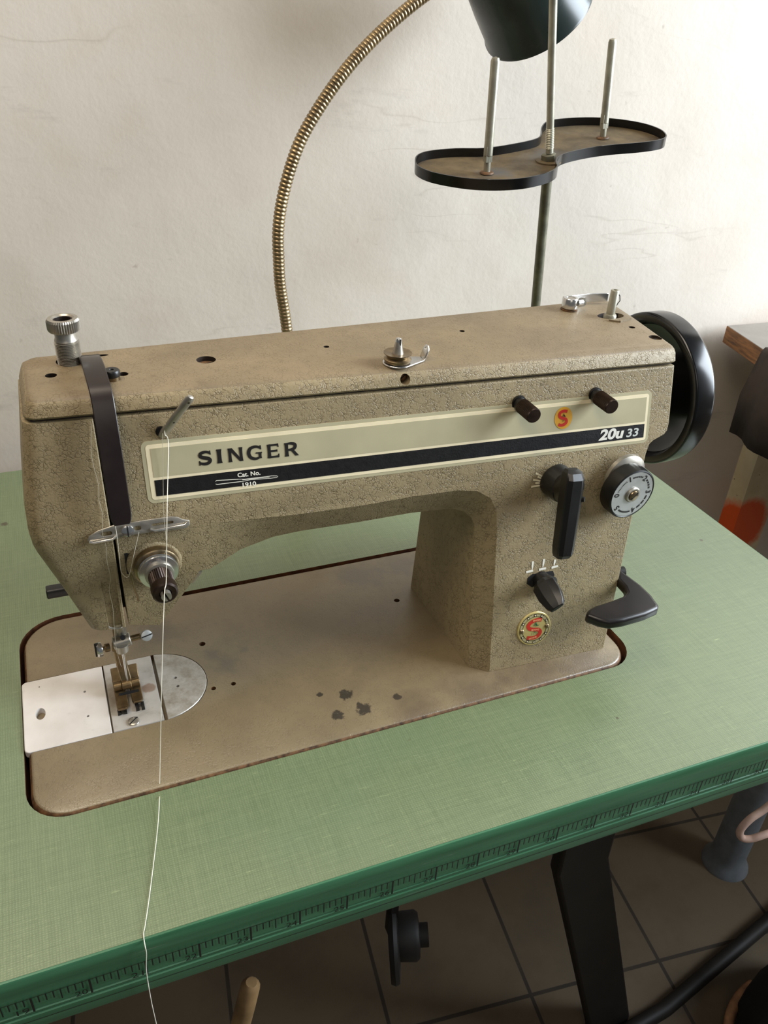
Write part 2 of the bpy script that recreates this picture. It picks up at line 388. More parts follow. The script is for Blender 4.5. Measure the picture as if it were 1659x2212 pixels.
# ------------------------------------------------------------------ the setting
b = new(); prism(b, [(-2.2, 0.57, -Z0), (2.4, 0.34, -Z0), (2.4, 0.44, -Z0), (-2.2, 0.67, -Z0)], (0, 0, 2.6))
o = obj('wall_back', b, M_WALL); o['kind'] = 'structure'
b = new(); box(b, (-2.2, -2.2, -Z0 - 0.05), (2.4, 0.68, -Z0)); o = obj('floor', b, M_FLOOR); o['kind'] = 'structure'
# right wall with the window the daylight comes through
b = new()
X0, X1 = 1.86, 1.96
box(b, (X0, -2.2, -Z0), (X1, 0.40, 0.22)); box(b, (X0, -2.2, 1.40), (X1, 0.40, 1.85))
box(b, (X0, -2.2, 0.22), (X1, -0.95, 1.40)); box(b, (X0, 0.26, 0.22), (X1, 0.40, 1.40))
o = obj('wall_right', b, M_WALL); o['kind'] = 'structure'
b = new()
for lo, hi in (((1.88, -0.95, 0.22), (1.92, -0.90, 1.40)), ((1.88, 0.21, 0.22), (1.92, 0.26, 1.40)), ((1.88, -0.90, 0.22), (1.92, 0.21, 0.27)), ((1.88, -0.90, 1.35), (1.92, 0.21, 1.40)), ((1.885, -0.36, 0.27), (1.915, -0.33, 1.35))): box(b, lo, hi)
o = obj('window_1', b, M_WHITE); o['kind'] = 'structure'

# ------------------------------------------------------------------ sewing table
TX0, TX1, TB, TT = -0.42, 0.600, 0.4165, -0.0447
def tfy(x): return -0.08610 - 0.01894 * x
tb = thing('sewing_table', 'green linen-patterned sewing table with a black inch ruler printed along its front edge', 'table', (0.1, 0.15, -Z0))
b = new(); prism(b, [(TX0, tfy(TX0) + 0.0014, TT), (TX1 - 0.0005, tfy(TX1) + 0.002, TT), (TX1 - 0.0005, TB, TT), (TX0, TB, TT)], (0, 0, -TT))
top = obj('tabletop', b, M_TABLE, tb, mats=[M_TABLE, M_CUT])
c = new(); prism(c, [(x, y, -0.08) for x, y in rrect(-0.0024, -0.0005, 0.4105, 0.1815, (0.026, 0.030, 0.024, 0.024), 8)], (0, 0, 0.2)); cut(top, [c])
for p in top.data.polygons:
    ce = p.center + BASE[top.name]
    if abs(p.normal.z) < 0.5 and -0.01 < ce.x < 0.42 and -0.01 < ce.y < 0.19: p.material_index = 1
b = new()     # moulded green edging, front and right side
prof = [(0.0, -0.0002), (0.0010, -0.0004), (0.0015, -0.0012), (0.0018, -0.0075), (0.0014, -0.0105), (0.0018, -0.027), (0.0012, -0.0275), (0.0012, -0.0285), (0.0018, -0.029), (0.0012, -0.0315), (0.0012, -0.0322), (0.0018, -0.0328), (0.0018, -0.043), (0.0008, TT - 0.0006), (-0.004, TT - 0.0006), (-0.004, -0.0002)]
loops = []
for x, y, dx, dy in ((TX0, tfy(TX0) + 0.0014, 0, -1), (TX1 - 0.0005, tfy(TX1) + 0.002, 1, -1), (TX1 - 0.0005, TB, 1, 0)):
    loops.append([(x + dx * d, y + dy * d, z) for d, z in prof])
loft(b, loops); edge = obj('edge_band', b, M_EDGE, tb, sharp=30)
b = new(); tm = lambda x, z, o=0.0020: V((x, tfy(x) + 0.0014 - o, z))
def bar2(x0, x1, z0, z1, o): b.faces.new([b.verts.new(tm(x, z, o)) for x, z in ((x0, z0), (x1, z0), (x1, z1), (x0, z1))])
for n in range(15, 38):
    x = -0.0067 + 0.0266 * (n - 19)
    for e in range(8):
        xx = x + 0.0266 * e / 8
        if xx > TX1 - 0.01: continue
        d = 0.0118 if e == 0 else (0.0082 if e == 4 else 0.0056); wd = 0.0010 if e == 0 else 0.0006
        sl = 0.0
        bar2(xx - wd / 2, xx + wd / 2, -0.0166 - d, -0.0166, 0.00202)
bar2(TX0 + 0.01, TX1 - 0.01, -0.0168, -0.0164, 0.0020)
bar2(TX0 + 0.01, TX1 - 0.01, -0.0362, -0.0358, 0.0020)
obj('ruler_marks', b, M_INK, tb)
for n in range(15, 38):
    x = -0.0067 + 0.0266 * (n - 19)
    if x > TX1 - 0.02: continue
    b = new(); put_text(b, str(n), 0.006, lambda a, c_, x=x: tm(x - 0.0046 + a, -0.0256 + c_, 0.0021), height=0.0042, width=0.0058)
    obj('ruler_number', b, M_INK, tb)
# iron stand
def flat_leg(pts, wx, wy):
    b = new(); loft(b, [[(x - wx, y - wy, z), (x + wx, y - wy, z), (x + wx, y + wy, z), (x - wx, y + wy, z)] for x, y, z in pts]); return b
obj('leg', flat_leg([(0.455, 0.05, TT - 0.001), (0.462, 0.05, -0.33), (0.592, 0.05, -0.735), (0.592, 0.05, -Z0)], 0.031, 0.008), M_IRON, tb, bevel=0.003)
obj('leg', flat_leg([(-0.32, 0.05, TT - 0.001), (-0.32, 0.05, -0.33), (-0.40, 0.05, -0.735), (-0.40, 0.05, -Z0)], 0.031, 0.008), M_IRON, tb, bevel=0.003)
b = new(); tube(b, [(0.60, 0.028, -0.738), (0.675, 0.034, -0.738), (0.9037,0.0809,-0.7380), (1.05, 0.115, -0.738)], 0.010); obj('foot_rail', b, M_IRON, tb)

# ------------------------------------------------------------------ sewing machine
sm = thing('sewing_machine', 'tan hammered-metal sewing machine with black handwheel, set into the green table', 'sewing machine', (0.2, 0.1, 0.0))
# bed
BX1, BY1 = 0.4050, 0.1780
outl = lambda d: rrect(0 + d, 0 + d, BX1 - d, BY1 - d, (0.024 - d, 0.028 - d, 0.021 - d, 0.021 - d), 8)
b = new(); loft(b, [[(x, y, z) for x, y in outl(d)] for d, z in ((0.0, -0.040), (0.0, -0.0030), (0.0005, -0.0012), (0.0016, 0.0004), (0.0030, 0.0010))])
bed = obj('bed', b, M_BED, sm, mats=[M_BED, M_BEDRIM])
PY0, PY1 = 0.0524, 0.1161
c = new(); arc = [(0.0815 + 0.0322 * math.sin(a), (PY0 + PY1) / 2 - (PY1 - PY0) / 2 * math.cos(a)) for a in [PI * i / 20 for i in range(21)]]
shape = [(-0.01, PY0)] + arc + [(-0.01, PY1)]
prism(c, [(x, y, -0.003) for x, y in shape], (0, 0, 0.01))
holes = []
for (hx, hy, hz), r in (((0.1174,0.1165,0.0010), 0.0022), ((0.1155,0.0704,0.0010), 0.0017), ((0.1289,0.0704,0.0010), 0.0017), ((0.2686,0.1183,0.0010), 0.0022)):
    h = new(); cyl(h, (hx, hy, -0.02), (hx, hy, 0.01), r, n=20); holes.append(h)
cut(bed, [c] + holes)
for p in bed.data.polygons:
    if abs(p.normal.z) < 0.86: p.material_index = 1
def inset(pts, d):
    cx = sum(p[0] for p in pts) / len(pts); cy = sum(p[1] for p in pts) / len(pts); out = []
    n = len(pts)
    for i in range(n):
        a = V(pts[i - 1]).to_2d() if False else V((pts[i - 1][0], pts[i - 1][1])); q = V((pts[i][0], pts[i][1])); e = V((pts[(i + 1) % n][0], pts[(i + 1) % n][1]))
        d1 = (q - a).normalized(); d2 = (e - q).normalized(); nn = (V((-d1.y, d1.x)) + V((-d2.y, d2.x))); nn = nn.normalized() if nn.length > 1e-6 else V((0, 0))
        out.append((q.x + nn.x * d, q.y + nn.y * d))
    return out
def plate(name, pts, mat, top=0.0014):
    b = new(); loft(b, [[(x, y, -0.003) for x, y in pts], [(x, y, top - 0.0004) for x, y in pts], [(x, y, top) for x, y in inset(pts, 0.0004)]])
    return obj(name, b, mat, sm)
g = 0.0004
sp = plate('slide_plate', rrect(-0.0018, PY0 + g, 0.0487, PY1 - g, (0.0004, 0.003, 0.003, 0.0004), 4), M_SLIDE)
h = []
for (hx, hy, hz), rx, ry in (((0.0085,0.0833,0.0010), 0.0030, 0.0052), ((0.0360,0.0944,0.0010), 0.0009, 0.0009), ((0.0360,0.0716,0.0010), 0.0009, 0.0009), ((0.0088,0.1084,0.0010), 0.0005, 0.0005)):
    q = new(); prism(q, [(hx + rx * math.cos(t * PI / 10), hy + ry * math.sin(t * PI / 10), -0.006) for t in range(20)], (0, 0, 0.02)); h.append(q)
cut(sp, h)
npz = plate('needle_plate', [(0.0496, PY0 + g), (0.0806, PY0 + g), (0.0812, PY1 - g), (0.0496, PY1 - g)], M_PLATE)
q = new(); prism(q, [(x, y, -0.006) for x, y in rrect(0.0575, 0.0842, 0.0672, 0.0868, 0.0011)], (0, 0, 0.02)); cut(npz, [q])
ov = plate('oval_cover_plate', [(0.0828, PY0 + g)] + [(x - 0.0004, y + (g if y < 0.084 else -g)) for x, y in arc[1:-1]] + [(0.0830, PY1 - g)], M_OVAL)
q = []
for (hx, hy, hz) in ((0.0936,0.0882,0.0010), (0.0937,0.0798,0.0010)):
    t = new(); cyl(t, (hx, hy, -0.01), (hx, hy, 0.01), 0.0011, n=16); q.append(t)
cut(ov, q)
def screw(parent, p, axis, r, hgt, slot=0.0, mat=None, name='screw', slotdir=None):
    b = new(); u, v, a = basis(axis)
    if slotdir is not None: u = (V(slotdir) - a * V(slotdir).dot(a)).normalized(); v = a.cross(u)
    p = V(p); lathe(b, p, a, [(r, -0.0005), (r, hgt * 0.55), (r * 0.93, hgt * 0.8), (r * 0.6, hgt), (0, hgt * 1.04)], 32, (u, v, a))
    o = obj(name, b, mat or M_STEEL, parent)
    b = new(); w_ = r * 0.11
    loft(b, [[p + u * x + v * y + a * z for x, y in ((-r * 0.94, -w_), (r * 0.94, -w_), (r * 0.94, w_), (-r * 0.94, w_))] for z in (hgt * 0.5, hgt * 1.06)])
    obj('slot', b, M_MATTBLACK, o); return o
screw(npz, (0.0623,0.0573,0.0014), (0, 0, 1), 0.0037, 0.0012, slotdir=(1, 0.9, 0))

# casting: arm, pillar and right half of the head, one outline with a chamfered lower edge
A = [(0.0708, 0.2014), (0.0708, 0.1440), (0.0680, 0.1432), (0.0680, 0.1370), (0.0855, 0.1368), (0.1045, 0.1366), (0.1120, 0.1366), (0.1180, 0.1364), (0.1360, 0.1356), (0.1550, 0.1350), (0.1720, 0.1344), (0.2100, 0.1346), (0.2466, 0.1360), (0.2750, 0.1360), (0.2880, 0.1338), (0.2975, 0.1278), (0.3018, 0.1180), (0.3024, 0.1050), (0.3008, 0.0450), (0.2991, 0.0008)]
B = [(0.0708, None, 0.2014), (0.0708, None, 0.1440), (0.0680, None, 0.1432), (0.0687,0.0743,0.0649), (0.0865,0.0738,0.0605), (0.1048,0.0694,0.0880), (0.1128,0.0674,0.1007), (0.1191,0.0670,0.1009), (0.1394,0.0740,0.1062), (0.1591,0.0714,0.1130), (0.1761,0.0689,0.1155), (0.2112,0.0652,0.1171), (0.2484,0.0634,0.1183), (0.2753,0.0607,0.1177), (0.2836,0.0587,0.1152), (0.2887,0.0569,0.1106), (0.2910,0.0554,0.1049), (0.2906,0.0510,0.0841), (0.2888,0.0418,0.0401), (0.2871, 0.0335, 0.0008)]
A += [(0.3913, 0.0008), (0.4128, 0.1440), (0.4150, 0.1505), (0.4180, 0.1528), (0.4262, 0.1560), (0.4283, 0.1585), (0.4291, 0.1640), (0.4291, 0.2014)]
ring0 = [fp(x, z) for x, z in A]; ring1 = []; ring2_ = []
for i, (x, z) in enumerate(A):
    if i < len(B):
        bx, by_, bz = B[i]
        if by_ is None: by_ = fy(bx, bz) + 0.0005
        ring1.append(V((bx, by_, bz))); xb, zb = bx, bz
    else:
        ring1.append(V((x + (0.0004 if x > 0.3 else 0), fy(x, z) + 0.0008, z))); xb, zb = x + 0.0004, z
    side = 0.27 < xb < 0.3 and zb < 0.113 and i < len(B)
    ring2_.append(V((xb - (0.0010 if side else 0), (0.1312 if side else by(xb) - 0.001), zb)))
ring0[0] = fp(0.0713, 0.2010); ring0[-1] = fp(0.4284, 0.2008)
b = new(); loft(b, [ring0, ring1, ring2_])
body = obj('arm_casting', b, M_HAM, sm, sharp=28, bevel=0.0016, bseg=3)
# face plate at the left end
lv = [(0.2012, 0.0316, 0.0372), (0.178, 0.0283, 0.0343), (0.155, 0.0250, 0.0312), (0.141, 0.0245, 0.0305), (0.134, 0.0252, 0.0310), (0.128, 0.0266, 0.0325), (0.100, 0.0357, 0.0400), (0.0665, 0.0457, 0.0490), (0.0640, 0.0475, 0.0505)]
loops = []
for z, xs, xf in lv:
    yf = fy if z >= 0.137 else ly
    yy = yf(xf, z); rt = 0.0664 if z > 0.14 else 0.0668
    if z < 0.065: yy += 0.001
    loops.append([(rt, yf(rt, z) + 0.0006, z), (rt - 0.0006, yf(rt, z), z), (xf + 0.003, yf(xf, z), z), (xf + 0.0005, yy + 0.0003, z), (xf - (xf - xs) * 0.5, yy + 0.0018, z), (xs + 0.0005, yy + 0.0055, z), (xs, yy + 0.011, z), (xs, 0.1435, z), (rt, 0.1450, z)])
b = new(); loft(b, loops)
fpl = obj('face_plate', b, M_HAM, sm, sharp=30)
q = new(); loft(q, [[(xa, ly(0.06, z) - 0.01, z), (xb_, ly(0.06, z) - 0.01, z), (xb_ - 0.0008, ly(0.06, z) + dp_, z), (xa + 0.0015, ly(0.06, z) + dp_, z)] for xa, xb_, z, dp_ in ((0.0560, 0.0656, 0.050, 0.0030), (0.0556, 0.0656, 0.085, 0.0026), (0.0552, 0.0656, 0.1040, 0.0006), (0.0552, 0.0656, 0.1075, -0.0010))]); cut(fpl, [q])
# dark slot between face plate and casting
b = new(); box(b, (0.0660, 0.084, 0.0725), (0.0712, 0.14, 0.2010)); obj('take_up_slot', b, M_MATTBLACK, sm)
b = new(); prism(b, [fp(0.036, 0.2005, -0.0035), fp(0.4287, 0.2005, -0.0035), fp(0.4287, 0.2045, -0.0035), fp(0.036, 0.2045, -0.0035)], (0, 0.02, 0)); obj('lid_seam', b, M_HOLE, sm)
# lid
def lid_loop(z, df, ds):
    x0, x1 = 0.0357 + ds - 0.36 * (0.2134 - z), 0.4300 - ds
    xb1 = 0.4465 - ds
    F = lambda x: fy(x, 0.2032) + df
    yb = lambda x: by(x) - ds
    return [(x0 + 0.0005, F(x0) + 0.006, z), (x0 + 0.0022, F(x0) + 0.0022, z), (x0 + 0.006, F(x0 + 0.006), z), (0.15, F(0.15), z), (0.28, F(0.28), z), (x1 - 0.003, F(x1 - 0.003), z), (x1 - 0.0008, F(x1) + 0.0008, z), (x1, F(x1) + 0.003, z), (x1 + 0.0095, 0.12, z), (xb1 - 0.002, yb(xb1) - 0.004, z), (xb1 - 0.006, yb(xb1), z), (0.28, yb(0.28), z), (0.15, yb(0.15), z), (x0 + 0.005, yb(x0), z), (x0, yb(x0) - 0.005, z)]
b = new(); loft(b, [lid_loop(0.2031, 0.0006, 0.0004), lid_loop(0.2045, -0.0006, 0.0), lid_loop(0.2095, 0.0012, 0.0), lid_loop(0.2116, 0.0028, 0.0002), lid_loop(0.2127, 0.0044, 0.0006), lid_loop(0.2134, 0.0075, 0.002)])
lid = obj('top_cover', b, M_LID, sm, sharp=50, mats=[M_LID, M_HAM, M_HOLE])
for p in lid.data.polygons:
    if abs(p.normal.z) < 0.75: p.material_index = 1
hl = []
ZT = 0.2134
def hole_l(p, rx, ry=None, depth=0.006, ang=0.0):
    q = new(); ca, sa = math.cos(ang), math.sin(ang)
    pts = []
    for t in range(24):
        x, y = rx * math.cos(t * PI / 12), (ry or rx) * math.sin(t * PI / 12); pts.append((p[0] + x * ca - y * sa, p[1] + x * sa + y * ca, ZT - depth))
    prism(q, pts, (0, 0, 0.02)); hl.append(q)
hole_l((0.0608,0.1329,0.2134), 0.0078); hole_l((0.0495,0.1145,0.2134), 0.0031); hole_l((0.0863,0.1066,0.2134), 0.0028)
hole_l((0.1338,0.1158,0.2134), 0.0056, depth=0.003); hole_l((0.2080,0.1182,0.2134), 0.0018); hole_l((0.3037,0.1232,0.2134), 0.0018)
hole_l((0.4236,0.1259,0.2134), 0.0105, 0.0062, 0.008); hole_l((0.4235,0.1011,0.2134), 0.0022); hole_l((0.4268,0.0797,0.2134), 0.0045, depth=0.002); hole_l((0.0770,0.1374,0.2134), 0.0050, 0.0016)
q = new(); cyl(q, fp(0.2404, 0.2078, 0.01), fp(0.2404, 0.2078, -0.006), 0.0031, n=24); hl.append(q)
cut(lid, hl)
for p in lid.data.polygons:
    ce = p.center + BASE[lid.name]
    if p.area < 4e-5 and ce.z < 0.2128 and ce.z > 0.2036 and abs(p.normal.y) < 1.1:
        if ce.y > fy(ce.x, 0.2134) + 0.003 and ce.x > 0.042 and ce.x < 0.432 and ce.y < by(ce.x) - 0.004: p.material_index = 2
x, y, z = (0.1338,0.1158,0.2134)
screw(lid, (x, y, 0.2102), (0, 0, 1), 0.0046, 0.0008, mat=M_BEDRIM, slotdir=(1, 0.3, 0))
x, y, z = (0.4268,0.0797,0.2134); screw(lid, (x, y, 0.2112), (0, 0, 1), 0.0038, 0.0006, mat=M_OLDSTEEL)
p = fp(0.2404, 0.2078, -0.0045); screw(lid, p, (0, -1, 0.1), 0.0028, 0.001, mat=M_BEDRIM, slotdir=(1, 0, 0.7))

# handwheel
hw = V((0.455, 0.112, 0.159))
b = new(); lathe(b, hw, (1, 0, 0), [(0.0, 0.011), (0.016, 0.011), (0.043, 0.0085), (0.0475, 0.006), (0.0495, 0.0015), (0.0505, 0.0), (0.0535, 0.0), (0.0552, 0.0005), (0.0561, 0.0014), (0.0563, 0.0022), (0.0563, 0.0150), (0.0562, 0.0158), (0.0555, 0.0170), (0.0535, 0.0182), (0.040, 0.0185), (0.0, 0.020)], 96)
obj('handwheel', b, M_ENAMEL, sm, sharp=35)
b = new(); lathe(b, (0.4292, 0.112, 0.159), (1, 0, 0), [(0.034, 0), (0.034, 0.012), (0.0325, 0.014), (0.030, 0.0175), (0.022, 0.020), (0.018, 0.0368)], 64); obj('wheel_hub', b, M_BLACK, sm)

# presser regulator at the top left
x, y, z = (0.0606,0.1308,0.2134)
o_ = V((x + 0.0002, y, ZT - 0.006))
axr = ((0.0617,0.1310,0.2355) if False else (-0.02, 0, 1))
b = new(); prof = [(0.0064, 0)]
for i in range(15):
    h = 0.006 + i * 0.00088; prof += [(0.0067, h), (0.0057, h + 0.00044)]
prof += [(0.0064, 0.0195), (0.0057, 0.0212), (0.0056, 0.0245)]
lathe(b, o_, axr, prof, 40); pr = obj('presser_regulator', b, M_STEEL, sm, sharp=25)
b = new(); lathe(b, o_, axr, [(0.0056, 0.0240), (0.0082, 0.0250), (0.0088, 0.0260, 0.0006), (0.0088, 0.0306, 0.0006), (0.0080, 0.0318), (0.0060, 0.0320), (0.0050, 0.0312), (0.0046, 0.0285), (0.0046, 0.0255), (0.0, 0.0252)], 84); obj('knurled_cap', b, M_STEEL, pr, sharp=25)
b = new(); a_ = V(axr).normalized(); lathe(b, o_, axr, [(0.0, 0.0256), (0.00475, 0.0256), (0.00475, 0.0311), (0.0043, 0.0312), (0.0042, 0.0264), (0.0, 0.0264)], 24); obj('bore', b, M_HOLE, pr)  # dark liner painted in for the shade inside the bore

# take-up lever guard: bent black strip in front of the slot
gp = [(0.0708, 0.1280, 0.2165), (0.0709, 0.1150, 0.2205), (0.0712, 0.1000, 0.2218), (0.0716, 0.0870, 0.2200), (0.0722, 0.0770, 0.2140), (0.0722, 0.0700, 0.2000), (0.0722, 0.0640, 0.1800), (0.0722, 0.0595, 0.1600), (0.0722, 0.0575, 0.1480)]
gs = spline(gp, 6); b = new(); loops = []
for i, p in enumerate(gs):
    t = (gs[min(i + 1, len(gs) - 1)] - gs[max(i - 1, 0)]).normalized(); nn = V((1, 0, 0)).cross(t).normalized()
    hw_ = 0.0056
    e = len(gs) - 1 - i
    if e < 4: hw_ = 0.0056 - 0.0016 * (1 - e / 4) ** 2
    loops.append([p + V((-hw_, 0, 0)) - nn * 0.0006, p + V((-hw_ + 0.0004, 0, 0)) - nn * 0.0009, p + V((hw_ - 0.0004, 0, 0)) - nn * 0.0009, p + V((hw_, 0, 0)) - nn * 0.0006, p + V((hw_, 0, 0)) + nn * 0.0006, p + V((hw_ - 0.0004, 0, 0)) + nn * 0.0009, p + V((-hw_ + 0.0004, 0, 0)) + nn * 0.0009, p + V((-hw_, 0, 0)) + nn * 0.0006])
loft(b, loops); gd = obj('take_up_guard', b, M_BLACKFOIL, sm, sharp=35)
b = new(); box(b, (0.0668, 0.1240, ZT - 0.003), (0.0764, 0.1300, 0.2172)); obj('guard_bracket', b, M_BLACKFOIL, gd)
x, y, z = (0.0804,0.1002,0.2134)
b = new(); lathe(b, (x, y, ZT - 0.002), (0, 0, 1), [(0.0036, 0), (0.0036, 0.0040), (0.0030, 0.0042)], 24); rs = obj('rubber_stud', b, M_OLDSTEEL, sm)
b = new(); lathe(b, (x - 0.0003, y + 0.0005, ZT), (0, 0, 1), [(0.0041, 0.0019), (0.0043, 0.0025), (0.0043, 0.0050), (0.0038, 0.0056), (0.0013, 0.0056), (0.0011, 0.0050), (0, 0.0050)], 32); obj('stud_cap', b, M_BLACK, rs)

# slanted thread pin
p0 = V((0.1012,0.0742,0.1912)); p1 = V((0.1155,0.0640,0.2150))
dd = (p1 - p0); b = new(); u_ = dd.normalized(); s_ = V((1, 0, 0.0)); s_ = (s_ - u_ * s_.dot(u_)).normalized(); n_ = u_.cross(s_)
prof = [(-0.0032, 0.0020), (0.0004, 0.0025), (0.006, 0.0025), (dd.length * 0.6, 0.0024), (dd.length - 0.0020, 0.0025), (dd.length - 0.0004, 0.0018), (dd.length, 0.0008)]
loft(b, [[p0 + u_ * h + s_ * r * 1.0 * math.cos(t * PI / 6) + n_ * r * 0.75 * math.sin(t * PI / 6) for t in range(12)] for h, r in prof])
tp = obj('thread_pin', b, M_STEEL, sm, sharp=30)
cut(tp, [(lambda q: (cyl(q, p0 + u_ * (dd.length - 0.0035) - n_ * 0.01, p0 + u_ * (dd.length - 0.0035) + n_ * 0.01, 0.0007, n=12), q)[1])(new()), (lambda q: (cyl(q, p0 + u_ * 0.010 - n_ * 0.01, p0 + u_ * 0.010 + n_ * 0.01, 0.0006, n=12), q)[1])(new())])
b = new(); lathe(b, fp((0.0997,0.1914)[0], (0.0997,0.1914)[1], -0.001), (0, -1, 0), [(0.0030, 0), (0.0030, 0.0014), (0.0024, 0.0016)], 24); obj('pin_collar', b, M_BLACK, sm)

# three-hole thread guide plate across the slot
g0 = V((0.0536,0.0666,0.1377)); g1 = V((0.1087,0.0637,0.1390))
gl = (g1 - g0).length; gu = (g1 - g0).normalized(); gv = V((0, 0.2114, 1)).normalized(); gn = gu.cross(gv).normalized()
if gn.y > 0: gn = -gn
gm = lambda a, c_, o=0.0: g0 + gu * a + gv * c_ + gn * o
ol = [(0.0, -0.0016), (0.0012, -0.0034), (0.016, -0.0034), (0.0185, -0.0026), (0.034, -0.0026), (0.036, -0.0034), (gl - 0.002, -0.0034), (gl, -0.0016), (gl, 0.0012), (gl - 0.0035, 0.0022), (gl - 0.006, 0.0040), (gl - 0.010, 0.0050), (0.030, 0.0052), (0.014, 0.0048), (0.006, 0.0032), (0.001, 0.0008)]
b = new(); loft(b, [[gm(a, c_, 0.0002) for a, c_ in ol], [gm(a, c_, 0.0013) for a, c_ in ol]])
gp_ = obj('thread_guide_plate', b, M_STEEL, sm, bevel=0.0003)
def slot_cut(a0, a1, c0, c1, r):
    q = new(); loft(q, [[gm(a, c_, -0.004) for a, c_ in rrect(a0, c0, a1, c1, r, 4)], [gm(a, c_, 0.006) for a, c_ in rrect(a0, c0, a1, c1, r, 4)]]); return q
cut(gp_, [slot_cut(0.0072, 0.0132, -0.0006, 0.0018, 0.0011), slot_cut(0.0250, 0.0288, -0.0002, 0.0024, 0.0012), slot_cut(0.0345, 0.0465, 0.0008, 0.0024, 0.0008)])
b = new(); tube(b, [gm(0.0008, -0.0024, 0.0016), gm(0.003, -0.0032, 0.0022), gm(0.013, -0.0028, 0.0022), gm(0.0155, -0.0012, 0.0016)], 0.0007, 8); tube(b, [gm(0.0335, -0.0006, 0.0018), gm(0.036, -0.0014, 0.0024), gm(gl - 0.003, -0.0010, 0.0022), gm(gl - 0.0005, 0.0006, 0.0016)], 0.0007, 8); obj('rolled_lip', b, M_CHROME, gp_)
screw(gp_, gm(0.0215, 0.0008, 0.0013), gn, 0.0034, 0.0020, mat=M_CHROME, slotdir=gv)

# tension assembly on the lower head
tx, tz = 0.0880, 0.1130
tp0 = V((tx, ly(tx, tz), tz)); ta = V((0.02, -1, -0.03)).normalized()
b = new(); lathe(b, tp0 - ta * 0.002, ta, [(0.0165, 0), (0.0162, 0.0022), (0.0140, 0.0042), (0.0132, 0.0044)], 48); obj('tension_boss', b, M_HAM, sm)
b = new(); lathe(b, tp0 - ta * 0.002, ta, [(0.0128, 0.004), (0.0132, 0.0055), (0.0128, 0.0085), (0.0116, 0.0095), (0.0100, 0.0095)], 48); ten = obj('tension_housing', b, M_OLDSTEEL, sm)
b = new(); lathe(b, tp0, ta, [(0.0086, 0.0074), (0.0112, 0.0082), (0.0114, 0.0088), (0.0092, 0.0096), (0.0112, 0.0104), (0.0110, 0.0110), (0.0080, 0.0116)], 48); obj('tension_disc', b, M_CHROME, ten)
b = new(); lathe(b, tp0, ta, [(0.0080, 0.0112), (0.0082, 0.0125), (0.0080, 0.0138), (0.0066, 0.0142)], 40); obj('tension_collar', b, M_STEEL, ten)
b = new(); kp = [(0.0060, 0.0138), (0.0066, 0.0145)]
for i in range(10): h = 0.0150 + i * 0.00095; kp += [(0.0069, h, 0.0005), (0.0064, h + 0.0005, 0.0003)]
kp += [(0.0072, 0.0248), (0.0074, 0.0262), (0.0070, 0.0300), (0.0060, 0.0308), (0.0034, 0.0308), (0.0033, 0.0290), (0, 0.0290)]
lathe(b, tp0, ta, kp, 64); kn = obj('tension_knob', b, M_KNOB, ten, sharp=25)
for s in (-1, 1):
    b = new(); u, v, a = basis(ta)
    cen = tp0 + ta * 0.0288
    side = V((1, 0, 0.4)).normalized()
    pts = []
    up = ta.cross(side).normalized()
    for t in range(9):
        an = -PI / 2 + PI * t / 8; pts.append((0.0006 + 0.0022 * math.cos(an), 0.0028 * math.sin(an)))
    loft(b, [[cen + side * s * p_[0] + up * p_[1] + ta * h for p_ in pts] for h in (0, 0.0050)]); obj('split_stud', b, M_STEEL, kn)
# check spring and black slot left of the tension
b = new(); box(b, (0.0715, ly(0.072, 0.118) - 0.0006, 0.1080), (0.0742, ly(0.072, 0.118) + 0.004, 0.1225)); obj('spring_slot', b, M_MATTBLACK, sm)
b = new(); tube(b, spline([(0.0735, ly(0.073, 0.112) - 0.002, 0.112), (0.0742, ly(0.074, 0.1) - 0.004, 0.100), (0.0752, ly(0.075, 0.09) - 0.004, 0.0925), (0.0758, ly(0.076, 0.085) - 0.003, 0.0865)], 6), 0.0005, 8); obj('check_spring', b, M_OLDSTEEL, sm)
# chipped chrome edge by the arch
b = new(); tube(b, [V((0.1109,0.0677,0.0993)) + V((0.001, 0.003, 0.0)), V((0.1069,0.0689,0.0910)) + V((0.001, 0.003, 0))], 0.0032, 10, [0.003, 0.0018]); obj('lifter_cam', b, M_STEEL, sm)
# presser lifter at the back
b = new(); p = V((0.0316,0.1500,0.0453)); q_ = V((0.0223,0.1500,0.0456)); loft(b, [[c0 + V((0, dy, dz)) for dy, dz in rrect(-0.004, -0.0035, 0.004, 0.0035, 0.0015, 3)] for c0 in (q_, p + V((0.03, 0, 0)))]); obj('presser_lifter', b, M_BLACK, sm, bevel=0.0008)

# needle bar, clamp, presser bar and foot
nb = V((0.0638, 0.0880, 0.0))
b = new(); cyl(b, nb + V((0, 0.002, 0.046)), nb + V((0, 0.002, 0.072)), 0.0034); obj('needle_bar', b, M_STEEL, sm)
b = new(); cyl(b, nb + V((-0.0056, -0.001, 0.0425)), nb + V((0.0052, -0.001, 0.0440)), 0.0043, n=32); cl = obj('needle_clamp', b, M_STEEL, sm, bevel=0.0006)
b = new(); cyl(b, nb + V((0.0052, -0.001, 0.0438)), nb + V((0.0110, -0.002, 0.0450)), 0.0021); cyl(b, nb + V((0.0110, -0.002, 0.0450)), nb + V((0.0135, -0.0024, 0.0455)), 0.0010); obj('clamp_shaft', b, M_OLDSTEEL, cl)
screw(cl, nb + V((0.0148, -0.0035, 0.0458)), (0.1, -0.85, 0.5), 0.0036, 0.0014, mat=M_ALU, name='clamp_screw', slotdir=(1, 0, 0.2))
b = new(); lathe(b, nb + V((0.0005, -0.0030, 0.0475)), (0, -0.7, 0.7), [(0.0016, 0), (0.0016, 0.0012)], 16); obj('set_screw', b, M_MATTBLACK, cl)
